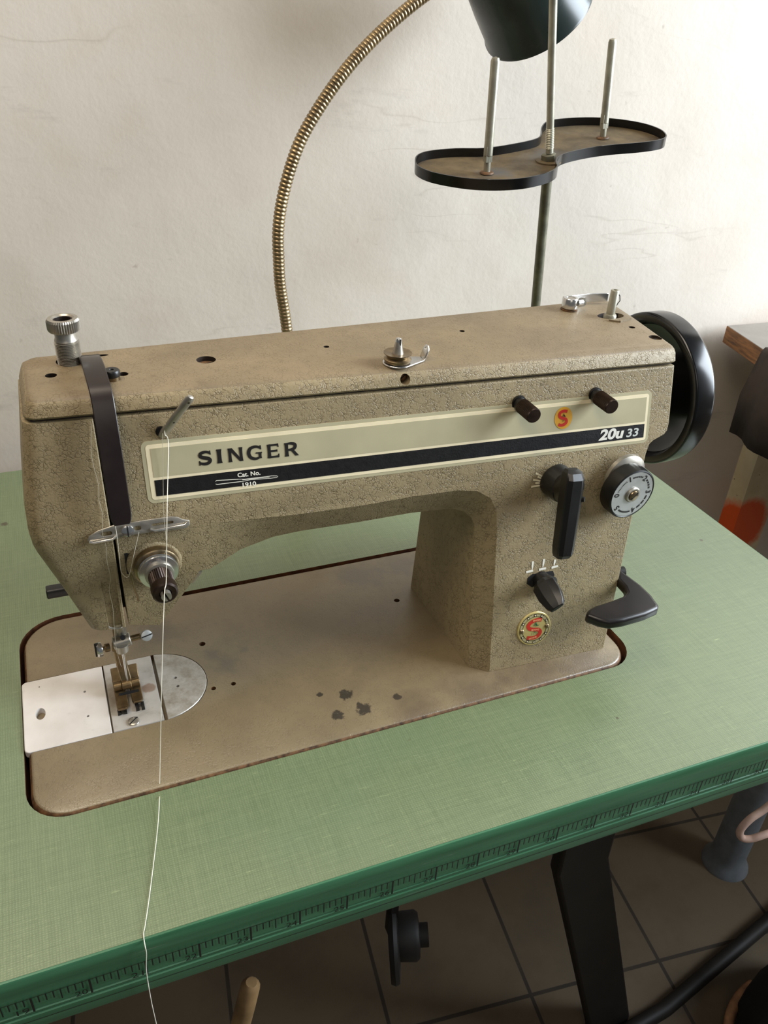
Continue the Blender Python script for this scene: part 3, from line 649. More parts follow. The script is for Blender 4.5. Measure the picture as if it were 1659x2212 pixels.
b = new(); cyl(b, nb + V((-0.0010, -0.0045, 0.0385)), nb + V((-0.0010, -0.0045, 0.044)), 0.0038, 0.0042, n=24); obj('clamp_collar', b, M_STEEL, cl)
b = new(); cyl(b, nb + V((-0.001, -0.004, 0.0040)), nb + V((-0.001, -0.004, 0.042)), 0.0006, 0.0009, n=10); obj('needle', b, M_CHROME, cl)
b = new(); cyl(b, (0.0622, 0.0945, 0.030), (0.0632, 0.0945, 0.076), 0.0036); pb = obj('presser_bar', b, M_OLDSTEEL, sm)
b = new(); loft(b, [[(cx - 0.0034, cy - 0.002, z), (cx + 0.0034, cy - 0.002, z), (cx + 0.0034, cy + 0.003, z), (cx - 0.0034, cy + 0.003, z)] for cx, cy, z in ((0.0610, 0.0885, 0.0400), (0.0612, 0.0885, 0.0240), (0.0618, 0.0885, 0.0175), (0.0622, 0.0865, 0.0140), (0.0622, 0.0855, 0.0085))]); obj('foot_shank', b, M_OLDSTEEL, pb, bevel=0.0007)
b = new(); tube(b, [(0.0555, 0.0895, 0.0385), (0.0530, 0.089, 0.0388)], 0.0028, 12); tube(b, [(0.0530, 0.089, 0.0388), (0.0505, 0.0885, 0.0390)], 0.0014, 12); tube(b, [(0.0572, 0.089, 0.0385), (0.061, 0.089, 0.038)], 0.0030, 12); fs_ = obj('foot_screw_stem', b, M_OLDSTEEL, pb)
b = new(); lathe(b, (0.0508, 0.0885, 0.0390), (-1, -0.15, 0.05), [(0.0046, 0), (0.0048, 0.0006), (0.0048, 0.0024), (0.0040, 0.0032), (0.0, 0.0034)], 28); fsc = obj('foot_screw', b, M_CHROME, pb)
b = new(); box(b, (0.0468, 0.0880, 0.034), (0.0492, 0.0892, 0.0440)); obj('slot', b, M_MATTBLACK, fsc)
ft = []
b = new(); cyl(b, (0.0540, 0.0845, 0.0088), (0.0592, 0.0845, 0.0090), 0.0030, n=20); cyl(b, (0.0652, 0.0845, 0.0092), (0.0704, 0.0845, 0.0094), 0.0030, n=20); cyl(b, (0.0592, 0.0842, 0.0090), (0.0652, 0.0842, 0.0092), 0.0034, n=20); obj('foot_hinge', b, M_BRASSY, pb, bevel=0.0003)
for x0, x1, ty0 in ((0.0538, 0.0612, 0.0655), (0.0636, 0.0706, 0.0690)):
    prf = [(0.0960, 0.0150, 0.0138), (0.0905, 0.0092, 0.0078), (0.0860, 0.0060, 0.0042), (0.0800, 0.0048, 0.0032), (ty0 + 0.004, 0.0046, 0.0030), (ty0 + 0.001, 0.0056, 0.0040), (ty0 - 0.001, 0.0080, 0.0068)]
    b = new(); rows = []
    for i, (y, zt_, zb_) in enumerate(prf):
        xa, xb = x0, x1
        if i >= 5: xa += 0.0006; xb -= 0.0012
        rows.append([(xa, y, zb_), (xb, y, zb_), (xb, y, zt_), (xa, y, zt_)])
    loft(b, rows); obj('foot_toe', b, M_BRASSY, pb, bevel=0.0004)
b = new(); box(b, (0.0565, 0.0795, 0.0046), (0.0690, 0.0815, 0.0052)); obj('foot_slot', b, M_MATTBLACK, pb)
b = new()
for x in (0.0548, 0.0585, 0.0660, 0.0695):
    box(b, (x - 0.0010, 0.0655, 0.0010), (x + 0.0010, 0.0715, 0.0032))
obj('feed_dog', b, M_IRON, sm)
b = new(); tube(b, spline([(0.0555, 0.0775, 0.0660), (0.0580, 0.0765, 0.0640), (0.0610, 0.0765, 0.0630), (0.0640, 0.0770, 0.0625), (0.0652, 0.0800, 0.0630), (0.0630, 0.0820, 0.0640)], 5), 0.0007, 8); obj('needle_thread_hook', b, M_STEEL, sm)

# front decal
DX0, DX1, DZ0, DZ1 = 0.0880, 0.4132, 0.1521, 0.1869
DH = DZ1 - DZ0
def panel(name, x0, x1, z0, z1, o, mat, parent, r=0.0005):
    b = new(); lp = rrect(x0, z0, x1, z1, r, 4)
    loft(b, [[fp(x, z, o - 0.0004) for x, z in lp], [fp(x, z, o) for x, z in lp]]); return obj(name, b, mat, parent)
dec = panel('decal', DX0, DX1, DZ0, DZ1, 0.0002, M_OLIVE, sm, 0.0035)
panel('cream_border', DX0 + 0.0023, DX1 - 0.0021, DZ0 + DH * 0.055, DZ1 - DH * 0.06, 0.00035, M_CREAM, dec, 0.0018)
panel('olive_field', DX0 + 0.0047, DX1 - 0.0039, DZ0 + DH * 0.422, DZ1 - DH * 0.118, 0.0005, M_OLIVE, dec, 0.0002)
panel('black_stripe', DX0 + 0.0047, DX1 - 0.0039, DZ0 + DH * 0.113, DZ0 + DH * 0.373, 0.0005, M_DECALBLACK, dec, 0.0002)
# flared serif capitals, drawn as pen strokes in a 1-unit box
OFF = 0.0007
def letter(b, ch, cx, cz, wd, ht):
    fm = lambda a, c_: fp(cx + (a - 0.5) * wd, cz + (c_ - 0.5) * ht, OFF + random.uniform(0, 1e-5))
    t = 0.24; th = 0.16
    def bar(p, q, w0, w1=None):
        w1 = w1 or w0; pts = [(p[0] + (q[0] - p[0]) * i / 6, p[1] + (q[1] - p[1]) * i / 6) for i in range(7)]
        fl = [1.28, 1.06, 1.0, 0.98, 1.0, 1.06, 1.28]
        stroke(b, pts, [w0 * f for f in fl], fm)
    def ser(x, y): poly(b, [(x - 0.20, y - 0.035), (x + 0.20, y - 0.035), (x + 0.20, y + 0.035), (x - 0.20, y + 0.035)], fm)
    if ch == 'I':
        bar((0.5, 0), (0.5, 1), 0.9)
    if ch == 'S':
        P = [(0.90, 0.80), (0.72, 0.90), (0.48, 0.92), (0.22, 0.84), (0.15, 0.68), (0.30, 0.57), (0.55, 0.50), (0.80, 0.41), (0.86, 0.26), (0.70, 0.11), (0.45, 0.08), (0.20, 0.13), (0.08, 0.22)]
        pts = [(p.x, p.y) for p in spline([(x, y, 0) for x, y in P], 5)]
        n = len(pts); stroke(b, pts, [0.13 + 0.13 * math.sin(PI * i / (n - 1)) ** 0.8 for i in range(n)], fm)
        poly(b, [(0.84, 1.0), (0.93, 1.0), (0.95, 0.70), (0.86, 0.70)], fm); poly(b, [(0.04, 0.0), (0.13, 0.0), (0.14, 0.32), (0.03, 0.32)], fm)
    if ch == 'N':
        bar((0.14, 0), (0.14, 1), 0.20); bar((0.86, 0), (0.86, 1), 0.20)
        poly(b, [(0.02, 1), (0.30, 1), (0.96, 0.0), (0.76, 0.0)], fm)
    if ch == 'G':
        P = [(0.92, 0.80), (0.74, 0.91), (0.50, 0.93), (0.26, 0.84), (0.14, 0.64), (0.13, 0.42), (0.24, 0.19), (0.48, 0.07), (0.70, 0.08), (0.88, 0.16)]
        pts = [(p.x, p.y) for p in spline([(x, y, 0) for x, y in P], 5)]
        n = len(pts); stroke(b, pts, [0.13 + 0.11 * math.sin(PI * i / (n - 1)) for i in range(n)], fm)
        bar((0.86, 0.06), (0.86, 0.48), 0.19); poly(b, [(0.58, 0.42), (1.0, 0.42), (1.0, 0.52), (0.58, 0.52)], fm); poly(b, [(0.86, 1.0), (0.95, 1.0), (0.97, 0.70), (0.88, 0.70)], fm)
    if ch == 'E':
        bar((0.20, 0), (0.20, 1), 0.26)
        for y in (0.07, 0.5, 0.93): bar((0.2, y), (0.86 if y == 0.5 else 0.94, y), 0.14)
        poly(b, [(0.86, 0.0), (0.98, 0.0), (1.0, 0.26), (0.90, 0.26)], fm); poly(b, [(0.86, 1.0), (0.96, 1.0), (0.98, 0.76), (0.88, 0.76)], fm)
    if ch == 'R':
        bar((0.18, 0), (0.18, 1), 0.24)
        P = [(0.18, 0.93), (0.50, 0.94), (0.76, 0.86), (0.80, 0.70), (0.70, 0.54), (0.45, 0.48), (0.18, 0.48)]
        pts = [(p.x, p.y) for p in spline([(x, y, 0) for x, y in P], 5)]; n = len(pts)
        stroke(b, pts, [0.12 + 0.12 * math.sin(PI * i / (n - 1)) for i in range(n)], fm)
        poly(b, [(0.42, 0.50), (0.66, 0.50), (1.04, 0.0), (0.78, 0.0)], fm)
b = new(); sx0, sx1 = (0.1177,0.1758)[0], (0.1742,0.1741)[0]
wl = [0.0075, 0.0026, 0.0086, 0.0086, 0.0072, 0.0082]; xs_ = [(0.1212,0.1752)[0], (0.1291,0.1748)[0], (0.1381,0.1746)[0], (0.1488,0.1745)[0], (0.1594,0.1744)[0], (0.1699,0.1743)[0]]
zs_ = [(0.1214,0.1746)[1], (0.1290,0.1747)[1], (0.1381,0.1746)[1], (0.1488,0.1745)[1], (0.1594,0.1744)[1], (0.1699,0.1742)[1]]
for ch, wd, x, z in zip('SINGER', wl, xs_, zs_): letter(b, ch, x, z, wd, 0.0079)
obj('brand_lettering', b, M_INK, dec)
b = new()
x, z = (0.1446,0.1627); put_text(b, 'Cat. No.', 0.004, face_map(x, z, OFF), width=0.0130, height=0.0026, bold=0.0001)
x, z = (0.1443,0.1567); put_text(b, '1910', 0.004, face_map(x, z, OFF), width=0.0078, height=0.0026, bold=0.0001)
obj('catalogue_lettering', b, M_WHITE, dec)
b = new()
(ax, az), (bx_, bz_) = (0.1255,0.1599), (0.1612,0.1592)
L_ = bx_ - ax
def nd(t, d): return fp(ax + L_ * t, az + (bz_ - az) * t + d, OFF)
st = lambda P, wd: stroke(b, P, [wd] * len(P), nd)
st([(0.36, 0.0007), (0.02, 0.0012), (0.0, 0.0008), (0.0, -0.0008), (0.02, -0.0011), (0.40, -0.0008)], 0.0004)
st([(0.36, 0.0007), (0.46, 0.0004), (0.9, 0.0007), (0.98, 0.0004), (1.0, 0.0), (0.97, -0.0005), (0.88, -0.0006), (0.55, -0.0003), (0.40, -0.0009)], 0.0003)
st([(0.42, 0.0001), (0.86, 0.0002)], 0.0003)
obj('needle_drawing', b, M_WHITE, dec)
b = new(); x, z = (0.3840,0.1586); put_text(b, '20u', 0.01, face_map(x, 0.1610, OFF), width=0.0192, height=0.0074, shear=0.18, bold=0.0004); obj('model_lettering', b, M_WHITE, dec)
b = new(); x, z = (0.4002,0.1588); put_text(b, '33', 0.01, face_map(x, 0.1603, OFF), width=0.0094, height=0.0056, shear=0.12, bold=0.0002); obj('model_numerals', b, plain('pale_grey_ink', (196, 198, 190), 0.5, var=0.04), dec)
# round orange emblem
def s_emblem(b, cx, cz, w_, h_, o, wid, flare=1.0, npt=6):
    P = [(0.46, 0.42), (0.10, 0.47), (-0.28, 0.40), (-0.42, 0.22), (-0.28, 0.06), (0.06, -0.02), (0.34, -0.10), (0.42, -0.28), (0.22, -0.42), (-0.14, -0.47), (-0.48, -0.40)]
    pts = [(p.x * w_, p.y * h_) for p in spline([(x, y, 0) for x, y in P], npt)]; n = len(pts)
    stroke(b, pts, [wid * (1.12 if i in (0, n - 1) else 1.0) for i in range(n)], lambda a, c_: fp(cx + a, cz + c_, o)); return pts
ex, ez = (0.3472,0.1751)
b = new(); disc2(b, 0, 0, 0.0064, face_map(ex, ez, OFF), 48, 0.0071); em = obj('round_emblem', b, M_ORANGE, dec)
b = new(); s_emblem(b, ex - 0.0004, ez, 0.0064, 0.0096, OFF + 0.00015, 0.0019); obj('emblem_s', b, M_RED, dec)
def seamstress(b, cx, cz, s, o):
    fm = lambda a, c_: fp(cx + a * s, cz + c_ * s, o)
    disc2(b, -0.10, 0.62, 0.16, fm, 16)
    poly(b, [(-0.22, 0.46), (0.06, 0.48), (0.30, 0.20), (0.36, -0.10), (0.55, -0.08), (0.9, 0.06), (0.6, -0.24), (-0.1, -0.26), (-0.06, 0.05)], fm)
    poly(b, [(-0.22, 0.46), (-0.06, 0.30), (-0.30, -0.02), (-0.62, -0.08), (-0.85, -0.22), (-0.80, -0.02), (-0.45, 0.08)], fm)
b = new(); seamstress(b, ex + 0.0002, ez + 0.0014, 0.0020, OFF + 0.0003); obj('emblem_figure', b, M_INK, dec)
b = new(); poly(b, [(-0.0003, 0), (0.0003, 0), (0.0003, 0.0007), (-0.0003, 0.0007)], face_map(ex - 0.0004, ez - 0.0021, OFF + 0.0003)); obj('emblem_mark', b, M_INK, dec)

# two knurled stop knobs over the decal
for (kx, kz) in ((0.3155,0.1871), (0.3701,0.1875)):
    p = fp(kx, kz, -0.002); ax_ = V((0.0, -1, -0.02)).normalized()
    b = new(); lathe(b, p, ax_, [(0.0050, 0), (0.0050, 0.0024), (0.0042, 0.0026), (0.0042, 0.006)], 32); kb = obj('stop_knob_collar', b, M_BLACK, sm)
    b = new(); lathe(b, p, ax_, [(0.0040, 0.0055), (0.0049, 0.0062, 0.0003), (0.0049, 0.0196, 0.0003), (0.0044, 0.0205), (0, 0.0206)], 80); obj('stop_knob', b, M_KNOB, kb, sharp=25)

# stitch width lever: round hub and faceted black handle
hp = V((0.3428,0.0486,0.1355)); ax_ = V((0.02, -1, -0.02)).normalized()
b = new(); lathe(b, hp, ax_, [(0.0112, 0), (0.0114, 0.0012), (0.0110, 0.0030), (0.0108, 0.0110), (0.0100, 0.0135), (0.009, 0.0138)], 48); hub = obj('width_lever_hub', b, M_BLACK, sm)
top_ = V((0.3376,0.0215,0.1469)); bot_ = V((0.3336,0.0125,0.1020))
b = new(); du = (bot_ - top_); Lh = du.length; du.normalize(); sd = V((1, 0, 0.02)); sd = (sd - du * sd.dot(du)).normalized(); nd_ = du.cross(sd).normalized()
if nd_.y > 0: nd_ = -nd_
sec = [(-0.0070, -0.0050), (0.0070, -0.0050), (0.0070, 0.0006), (0.0030, 0.0046), (-0.0042, 0.0046), (-0.0070, 0.0024)]
def ls(h, k, yo=0.0): return [top_ + du * h + sd * a * k + nd_ * (c_ * k + yo) for a, c_ in sec]
b = new(); loft(b, [ls(-0.0095, 0.55, -0.004), ls(-0.0078, 0.86, -0.0018), ls(-0.004, 1.0), ls(0.002, 1.04), ls(Lh - 0.004, 0.98), ls(Lh, 0.93), ls(Lh + 0.0032, 0.72, -0.0014)])
lh = obj('width_lever', b, M_BLACK, hub, sharp=20, bevel=0.0008)
b = new(); lathe(b, top_ + du * 0.009 + sd * 0.0066 + nd_ * 0.0024, sd * 0.7 + nd_ * 0.7, [(0.0017, -0.001), (0.0017, 0.0008), (0.0012, 0.0008), (0, 0.0002)], 20); obj('grub_screw', b, M_MATTBLACK, hub)
b = new(); cyl(b, hp + ax_ * 0.012, top_ + nd_ * (-0.001), 0.0098, 0.0072, n=32); obj('lever_neck', b, M_BLACK, hub)
b = new(); fm = face_map(0, 0, 0.0003)
for (q0, q1) in (((0.3292,0.1407), (0.3344,0.1379)), ((0.3306,0.1383), (0.3341,0.1364)), ((0.3273,0.1366), (0.3339,0.1348)), ((0.3291,0.1342), (0.3336,0.1336)), ((0.3262,0.1320), (0.3333,0.1321))):
    stroke(b, [q0, q1], [0.0013, 0.0010], fm)
obj('width_marks', b, M_CREAM, sm)

# stitch length dial
dp = V((0.3915,0.0439,0.1266)); ax_ = V((0.05, -1, -0.02)).normalized()
b = new(); lathe(b, dp + V((0.003, 0, 0.006)), ax_, [(0.0160, 0), (0.0158, 0.0026), (0.0125, 0.0046), (0.010, 0.005)], 48); dial = obj('dial_boss', b, M_STEEL, sm)
up_ = V((0, 0, 1)); uu = (V((1, 0, 0)) - ax_ * ax_.x).normalized(); vv = ax_.cross(uu) * -1
if vv.z < 0: vv = -vv
b = new(); lathe(b, dp, ax_, [(0.0168, 0.004), (0.0180, 0.0046), (0.0185, 0.0060, 0.0006), (0.0185, 0.0135, 0.0006), (0.0181, 0.0150), (0.0172, 0.0154), (0.0169, 0.0150), (0, 0.0150)], 60); obj('dial_knob', b, M_BLACK, dial, sharp=25)
b = new(); lathe(b, dp, ax_, [(0.0167, 0.0146), (0.0167, 0.0152), (0, 0.0152)], 60); obj('dial_face', b, M_ALU, dial)
dm = lambda a, c_: dp + ax_ * 0.01535 + uu * a + vv * c_
b = new()
nums = {'0': 172, '1': 112, '2': 55, '3': -2, '4': -72, '5': -142}
for ch, an in nums.items():
    a = math.radians(an); r = 0.0135; cx, cy = r * math.cos(a), r * math.sin(a); rot = a - PI / 2
    put_text(b, ch, 0.0045, lambda p, q, cx=cx, cy=cy, rot=rot: dm(cx + p * math.cos(rot) - q * math.sin(rot), cy + p * math.sin(rot) + q * math.cos(rot)), height=0.0042, bold=0.00012)
def dashes(a0, a1, n, fill):
    st_ = (a1 - a0) / n
    for i in range(n):
        s0 = a0 + st_ * i + st_ * (1 - fill) / 2; ring2(b, 0, 0, 0.0128, 0.0140, dm, 90, math.radians(min(s0, s0 + st_ * fill)), math.radians(max(s0, s0 + st_ * fill)))
dashes(162, 122, 9, 0.45); dashes(103, 64, 6, 0.65); dashes(47, 8, 4, 0.72); dashes(-12, -62, 3, 0.8); dashes(-82, -132, 1, 0.94)
obj('dial_numbers', b, M_INK, dial)
b = new(); lathe(b, dp, ax_, [(0.0056, 0.0150), (0.0056, 0.0160), (0.0050, 0.0166), (0.0040, 0.0166), (0.0036, 0.0158), (0, 0.0158)], 32); obj('dial_washer', b, M_STEEL, dial)
screw(dial, dp + ax_ * 0.0158, ax_, 0.0035, 0.0020, mat=M_OLDSTEEL, name='dial_screw', slotdir=(1, 0, 0.9))

# needle position lever with its three painted marks
b = new(); x0, z0 = (0.3258,0.0665); x1, z1 = (0.3471,0.0684)
lp = [(x0, z0 - 0.0030), (x0 + 0.004, z0 - 0.0062), (x1 - 0.002, z1 - 0.0050), (x1, z1 - 0.002), (x1 - 0.0015, z1 + 0.0014), (x0 + 0.004, z0 + 0.0034), (x0 + 0.0005, z0 + 0.0012)]
loft(b, [[fp(x, z, 0.0002) for x, z in lp], [fp(x, z, -0.002) for x, z in lp]]); npz_ = obj('position_slot', b, M_MATTBLACK, sm)
kp0 = V((0.3365,0.0350,0.0647)); b = new(); lathe(b, kp0 + V((0, 0.002, 0)), (0.12, -1, -0.05), [(0.0062, 0), (0.0064, 0.004), (0.0072, 0.0075), (0.0080, 0.0095)], 32); nk = obj('position_hub', b, M_BLACK, sm)
c0 = V((0.3337,0.0250,0.0663)); c1 = V((0.3318,0.0080,0.0638))
b = new(); du = (c1 - c0).normalized(); sd = V((0.75, 0, 0.65)); sd = (sd - du * sd.dot(du)).normalized(); nn = du.cross(sd)
def ks(t, a, c_): 
    p = c0 + (c1 - c0) * t; return [p + sd * x * a + nn * y * c_ for x, y in ((-1, -0.6), (-0.4, -1), (0.4, -1), (1, -0.6), (1, 0.6), (0.4, 1), (-0.4, 1), (-1, 0.6))]
loft(b, [ks(-0.25, 0.0050, 0.0050), ks(0.0, 0.0080, 0.0062), ks(0.5, 0.0082, 0.0048), ks(0.95, 0.0066, 0.0028), ks(1.14, 0.0046, 0.0014)])
obj('position_lever', b, M_BLACK, nk, sharp=12, bevel=0.0004)
b = new(); fm = face_map(0, 0, 0.0003)
for (n0, n1, l0, l1) in (((0.3298,0.0794), (0.3294,0.0737), (0.3249,0.0723), (0.3301,0.0726)), ((0.3383,0.0797), (0.3375,0.0738), (0.3347,0.0725), (0.3400,0.0727)), ((0.3469,0.0780), (0.3461,0.0737), (0.3443,0.0723), (0.3493,0.0729))):
    stroke(b, [n0, ((n0[0] + n1[0]) / 2, (n0[1] + n1[1]) / 2), n1], [0.0016, 0.0015, 0.0006], fm); stroke(b, [l0, l1], [0.0016, 0.0016], fm)
obj('position_marks', b, M_WHITE, sm)

# round badge with two rivets
gx, gz = (0.3328,0.0285)
RB = 0.0130
b = new(); u, v, a = basis((0, -1, 0)); 
cen = fp(gx, gz); nrm = V((-0.056, -0.977, 0.2065)); uu2 = V((1, -0.0573, 0)).normalized(); vv2 = nrm.cross(uu2)
lathe(b, cen, nrm, [(RB, -0.0006), (RB, 0.0004), (RB - 0.0004, 0.0008), (0, 0.0008)], 64, (uu2, vv2, nrm)); bd = obj('round_badge', b, M_GOLD, sm)
bm_ = lambda o: (lambda p, q: cen + uu2 * p + vv2 * q + nrm * o)
b = new(); ring2(b, 0, 0, 0.0094, 0.0115, bm_(0.0009), 72); obj('badge_ring', b, M_GREYINK, bd)
b = new(); ring2(b, 0, 0, 0.0114, 0.0117, bm_(0.0010), 72); ring2(b, 0, 0, 0.0092, 0.0095, bm_(0.0010), 72)
for t in range(12):
    if t in (0, 6): continue
    a = math.radians(t * 30); cx, cy = 0.01045 * math.cos(a), 0.01045 * math.sin(a); r = 0.0013
    poly(b, [(cx + r * math.cos(a + PI / 4 + PI / 2 * j), cy + r * math.sin(a + PI / 4 + PI / 2 * j)) for j in range(4)], bm_(0.0011))
obj('badge_ring_marks', b, M_INK, bd)
b = new()
for t in range(12):
    if t in (0, 6): continue
    a = math.radians(t * 30); disc2(b, 0.01045 * math.cos(a), 0.01045 * math.sin(a), 0.0006, bm_(0.0012), 12)
obj('badge_ring_dots', b, M_CREAM, bd)
b = new(); P = [(0.0052, 0.0062), (0.0022, 0.0068), (-0.0020, 0.0060), (-0.0048, 0.0036), (-0.0042, 0.0010), (-0.0006, -0.0004), (0.0030, -0.0012), (0.0046, -0.0034), (0.0030, -0.0060), (-0.0006, -0.0070), (-0.0056, -0.0062)]
pts = [(p.x, p.y) for p in spline([(x, y, 0) for x, y in P], 6)]; n = len(pts)
stroke(b, pts, [0.0028 if i not in (0, n - 1) else 0.0034 for i in range(n)], bm_(0.0011)); obj('badge_s', b, M_RED, bd)
b = new()
for s, x, y, rt in (('SINGER', 0.0014, 0.0066, -0.06), ('SEWING', 0.0004, -0.0007, -0.10), ('MACHINES', -0.0012, -0.0068, 0.12)):
    put_text(b, s, 0.002, lambda p, q, x=x, y=y, rt=rt: bm_(0.0013)(x + p * math.cos(rt) - q * math.sin(rt), y + p * math.sin(rt) + q * math.cos(rt)), width=0.0062, height=0.0014, bold=0.00006)
obj('badge_lettering', b, M_PEACH, bd)
b = new(); fm0 = bm_(0.0012)
fm = lambda a, c_: fm0(0.0010 + a * 0.0030, 0.0028 + c_ * 0.0030)
disc2(b, -0.10, 0.62, 0.16, fm, 16); poly(b, [(-0.22, 0.46), (0.06, 0.48), (0.30, 0.20), (0.36, -0.10), (0.55, -0.08), (0.9, 0.06), (0.6, -0.24), (-0.1, -0.26), (-0.06, 0.05)], fm); poly(b, [(-0.22, 0.46), (-0.06, 0.30), (-0.30, -0.02), (-0.62, -0.08), (-0.85, -0.22), (-0.80, -0.02), (-0.45, 0.08)], fm)
for x in (-0.0022, -0.0010, 0.0004, 0.0014): poly(b, [(x, -0.0046), (x + 0.0002, -0.0046), (x + 0.0002, -0.0024), (x, -0.0024)], fm0)
disc2(b, 0.0004, -0.0026, 0.0005, fm0, 8)
obj('badge_figure', b, M_GREENINK, bd)
for s in (-1, 1):
    b = new(); lathe(b, bm_(0.0006)(s * 0.0098, s * 0.0004), nrm, [(0.0018, 0), (0.0017, 0.0007), (0.0011, 0.0013), (0, 0.0015)], 24); obj('rivet', b, M_OLDSTEEL, bd)

# reverse lever: bent black paddle coming round the pillar
out2 = [(0.3533,0.0026,0.0550), (0.3579,0.0067,0.0550), (0.3651,0.0090,0.0550), (0.3792,0.0101,0.0550), (0.3904,0.0118,0.0550), (0.3956,0.0150,0.0550), (0.3979,0.0204,0.0550), (0.3985,0.0293,0.0550), (0.4071,0.0412,0.0550), (0.4085,0.0342,0.0550), (0.4108,0.0184,0.0550), (0.4106,0.0062,0.0550), (0.4082,-0.0049,0.0550), (0.4053,-0.0076,0.0550), (0.3931,-0.0098,0.0550), (0.3756,-0.0105,0.0550), (0.3646,-0.0093,0.0550), (0.3591,-0.0050,0.0550)]
b = new(); loft(b, [[V(p) + V((0, 0, -0.0075)) for p in out2], [V(p) for p in out2]])
obj('reverse_lever', b, M_LEVER, sm, sharp=50, bevel=0.0024, bseg=4)
b = new(); cyl(b, (0.385, 0.045, 0.051), (0.412, 0.039, 0.051), 0.0042, n=16); obj('reverse_shaft', b, M_IRON, sm)

# bobbin thread tension on the lid
x, y, z = (0.2395,0.0812,0.2134); bt0 = V((x, y, ZT))
b = new(); sect = []
lp = []
for t in range(15): a = math.radians(70 + 220 * t / 14); lp.append((0.0088 * math.cos(a), 0.0088 * math.sin(a)))
tipd = V((0.985, -0.17)).normalized()
tl = [(0.0175, -0.0050), (0.0180, -0.0005)]
lp2 = lp + [(0.0040, -0.0080), (0.0165, -0.0052), (0.0172, 0.0010), (0.0060, 0.0070)]
ca, sa = math.cos(0.22), math.sin(0.22)
rotp = lambda p: (p[0] * ca - p[1] * sa, p[0] * sa + p[1] * ca)
loft(b, [[bt0 + V((*rotp(p), h)) for p in lp2] for h in (0.0004, 0.0013)])
bw = obj('bobbin_tension_bracket', b, M_CHROME, sm, bevel=0.0003)
b = new(); e0 = bt0 + V((*rotp((0.0165, -0.0050)), 0.0009)); e1 = bt0 + V((*rotp((0.0172, 0.0010)), 0.0009)); oo = V((0.35, 0.12, 0.93)).normalized() * 0.0085; mid = (e0 + e1) / 2
th = V((0.0008, 0.0001, -0.0003)); ev = (e1 - e0)
tabp = [e0, e1, e1 + oo * 0.75, mid + ev * 0.22 + oo * 1.02, mid - ev * 0.22 + oo * 1.02, e0 + oo * 0.75]
loft(b, [tabp, [p + th for p in tabp]]); tab = obj('eyelet_tab', b, M_CHROME, bw, bevel=0.0002)
q = new(); cyl(q, mid + oo * 0.78 - V((0.01, 0, 0)), mid + oo * 0.78 + V((0.01, 0, 0)), 0.0009, n=12); cut(tab, [q])
b = new(); lathe(b, bt0, (0, 0, 1), [(0.0062, 0.0012), (0.0078, 0.0020), (0.0082, 0.0036), (0.0066, 0.0046), (0.0070, 0.0058), (0.0084, 0.0068), (0.0084, 0.0072), (0.0022, 0.0064), (0, 0.0064)], 48); obj('tension_pulley', b, M_OLDSTEEL, bw, sharp=30)
b = new(); lathe(b, bt0, (0, 0, 1), [(0.0019, 0.006), (0.0019, 0.0150), (0.0014, 0.0158), (0, 0.0159)], 20); obj('split_post', b, M_CHROME, bw)
b = new(); box(b, bt0 + V((0.0001, -0.0022, 0.0068)), bt0 + V((0.0007, -0.0014, 0.0157))); obj('post_slit', b, M_MATTBLACK, bw)
b = new(); lathe(b, bt0 + V((0, 0, 0.0065)), (0, 0, 1), [(0.0034, 0), (0.0024, 0.0050), (0.0016, 0.0085)], 16); obj('tension_spring', b, M_STEEL, bw)
# bobbin winder: latch and spindle
x, y, z = (0.4009,0.1448,0.2134); la = V((x, y, ZT))
b = new(); lathe(b, la, (0, 0, 1), [(0.0062, -0.0005), (0.0062, 0.0008), (0.0052, 0.0010), (0.0052, 0.0020)], 32); lt = obj('winder_latch_base', b, M_BEDRIM, sm)
b = new(); lathe(b, la, (0, 0, 1), [(0.0056, 0.0018), (0.0056, 0.0080), (0.0050, 0.0088), (0.0034, 0.0088), (0.0032, 0.0080), (0, 0.0080)], 32)
obj('latch_cap', b, M_CHROME, lt)
b = new(); cap = la + V((0, 0, 0.0079)); lathe(b, cap, (0, 0, 1), [(0.0031, 0), (0.0031, 0.0006), (0, 0.0007)], 24); obj('latch_screw', b, M_STEEL, lt)
arm_end = V((0.4371,0.1500,0.2184)); st0 = la + V((0.001, 0.0048, 0.0052))
b = new(); path = spline([la + V((-0.004, 0.0040, 0.0052)), st0, st0 + (arm_end - st0) * 0.5 + V((0, 0.002, 0)), arm_end], 6)
loops = []
for i, p in enumerate(path):
    f = i / (len(path) - 1); hh = 0.0036 - 0.0006 * f; loops.append([p + V((0, -0.0006, -hh)), p + V((0, 0.0006, -hh)), p + V((0, 0.0006, hh)), p + V((0, -0.0006, hh))])
loft(b, loops); obj('latch_arm', b, M_CHROME, lt, bevel=0.0003)
b = new(); p = la + V((0.0075, -0.0036, 0.0060)); loft(b, [[p + V((dx * 0.0034, -0.0005 + s, dz * 0.0034)) for dx, dz in rrect(-1, -1, 1, 1, 0.7, 4)] for s in (0, 0.0012)]); tube(b, [p, la + V((0.003, -0.0045, 0.006))], 0.0022, 10); obj('latch_finger', b, M_CHROME, lt)
b = new(); lathe(b, p + V((0.0002, -0.0002, 0)), (0, -1, 0), [(0.0013, 0), (0.0013, 0.0008)], 14); obj('latch_hole', b, M_MATTBLACK, lt)
x, y, z = (0.4210,0.1234,0.2134); s0 = V((x, y, ZT)); tl_ = V((0.01, 0, 1)).normalized()
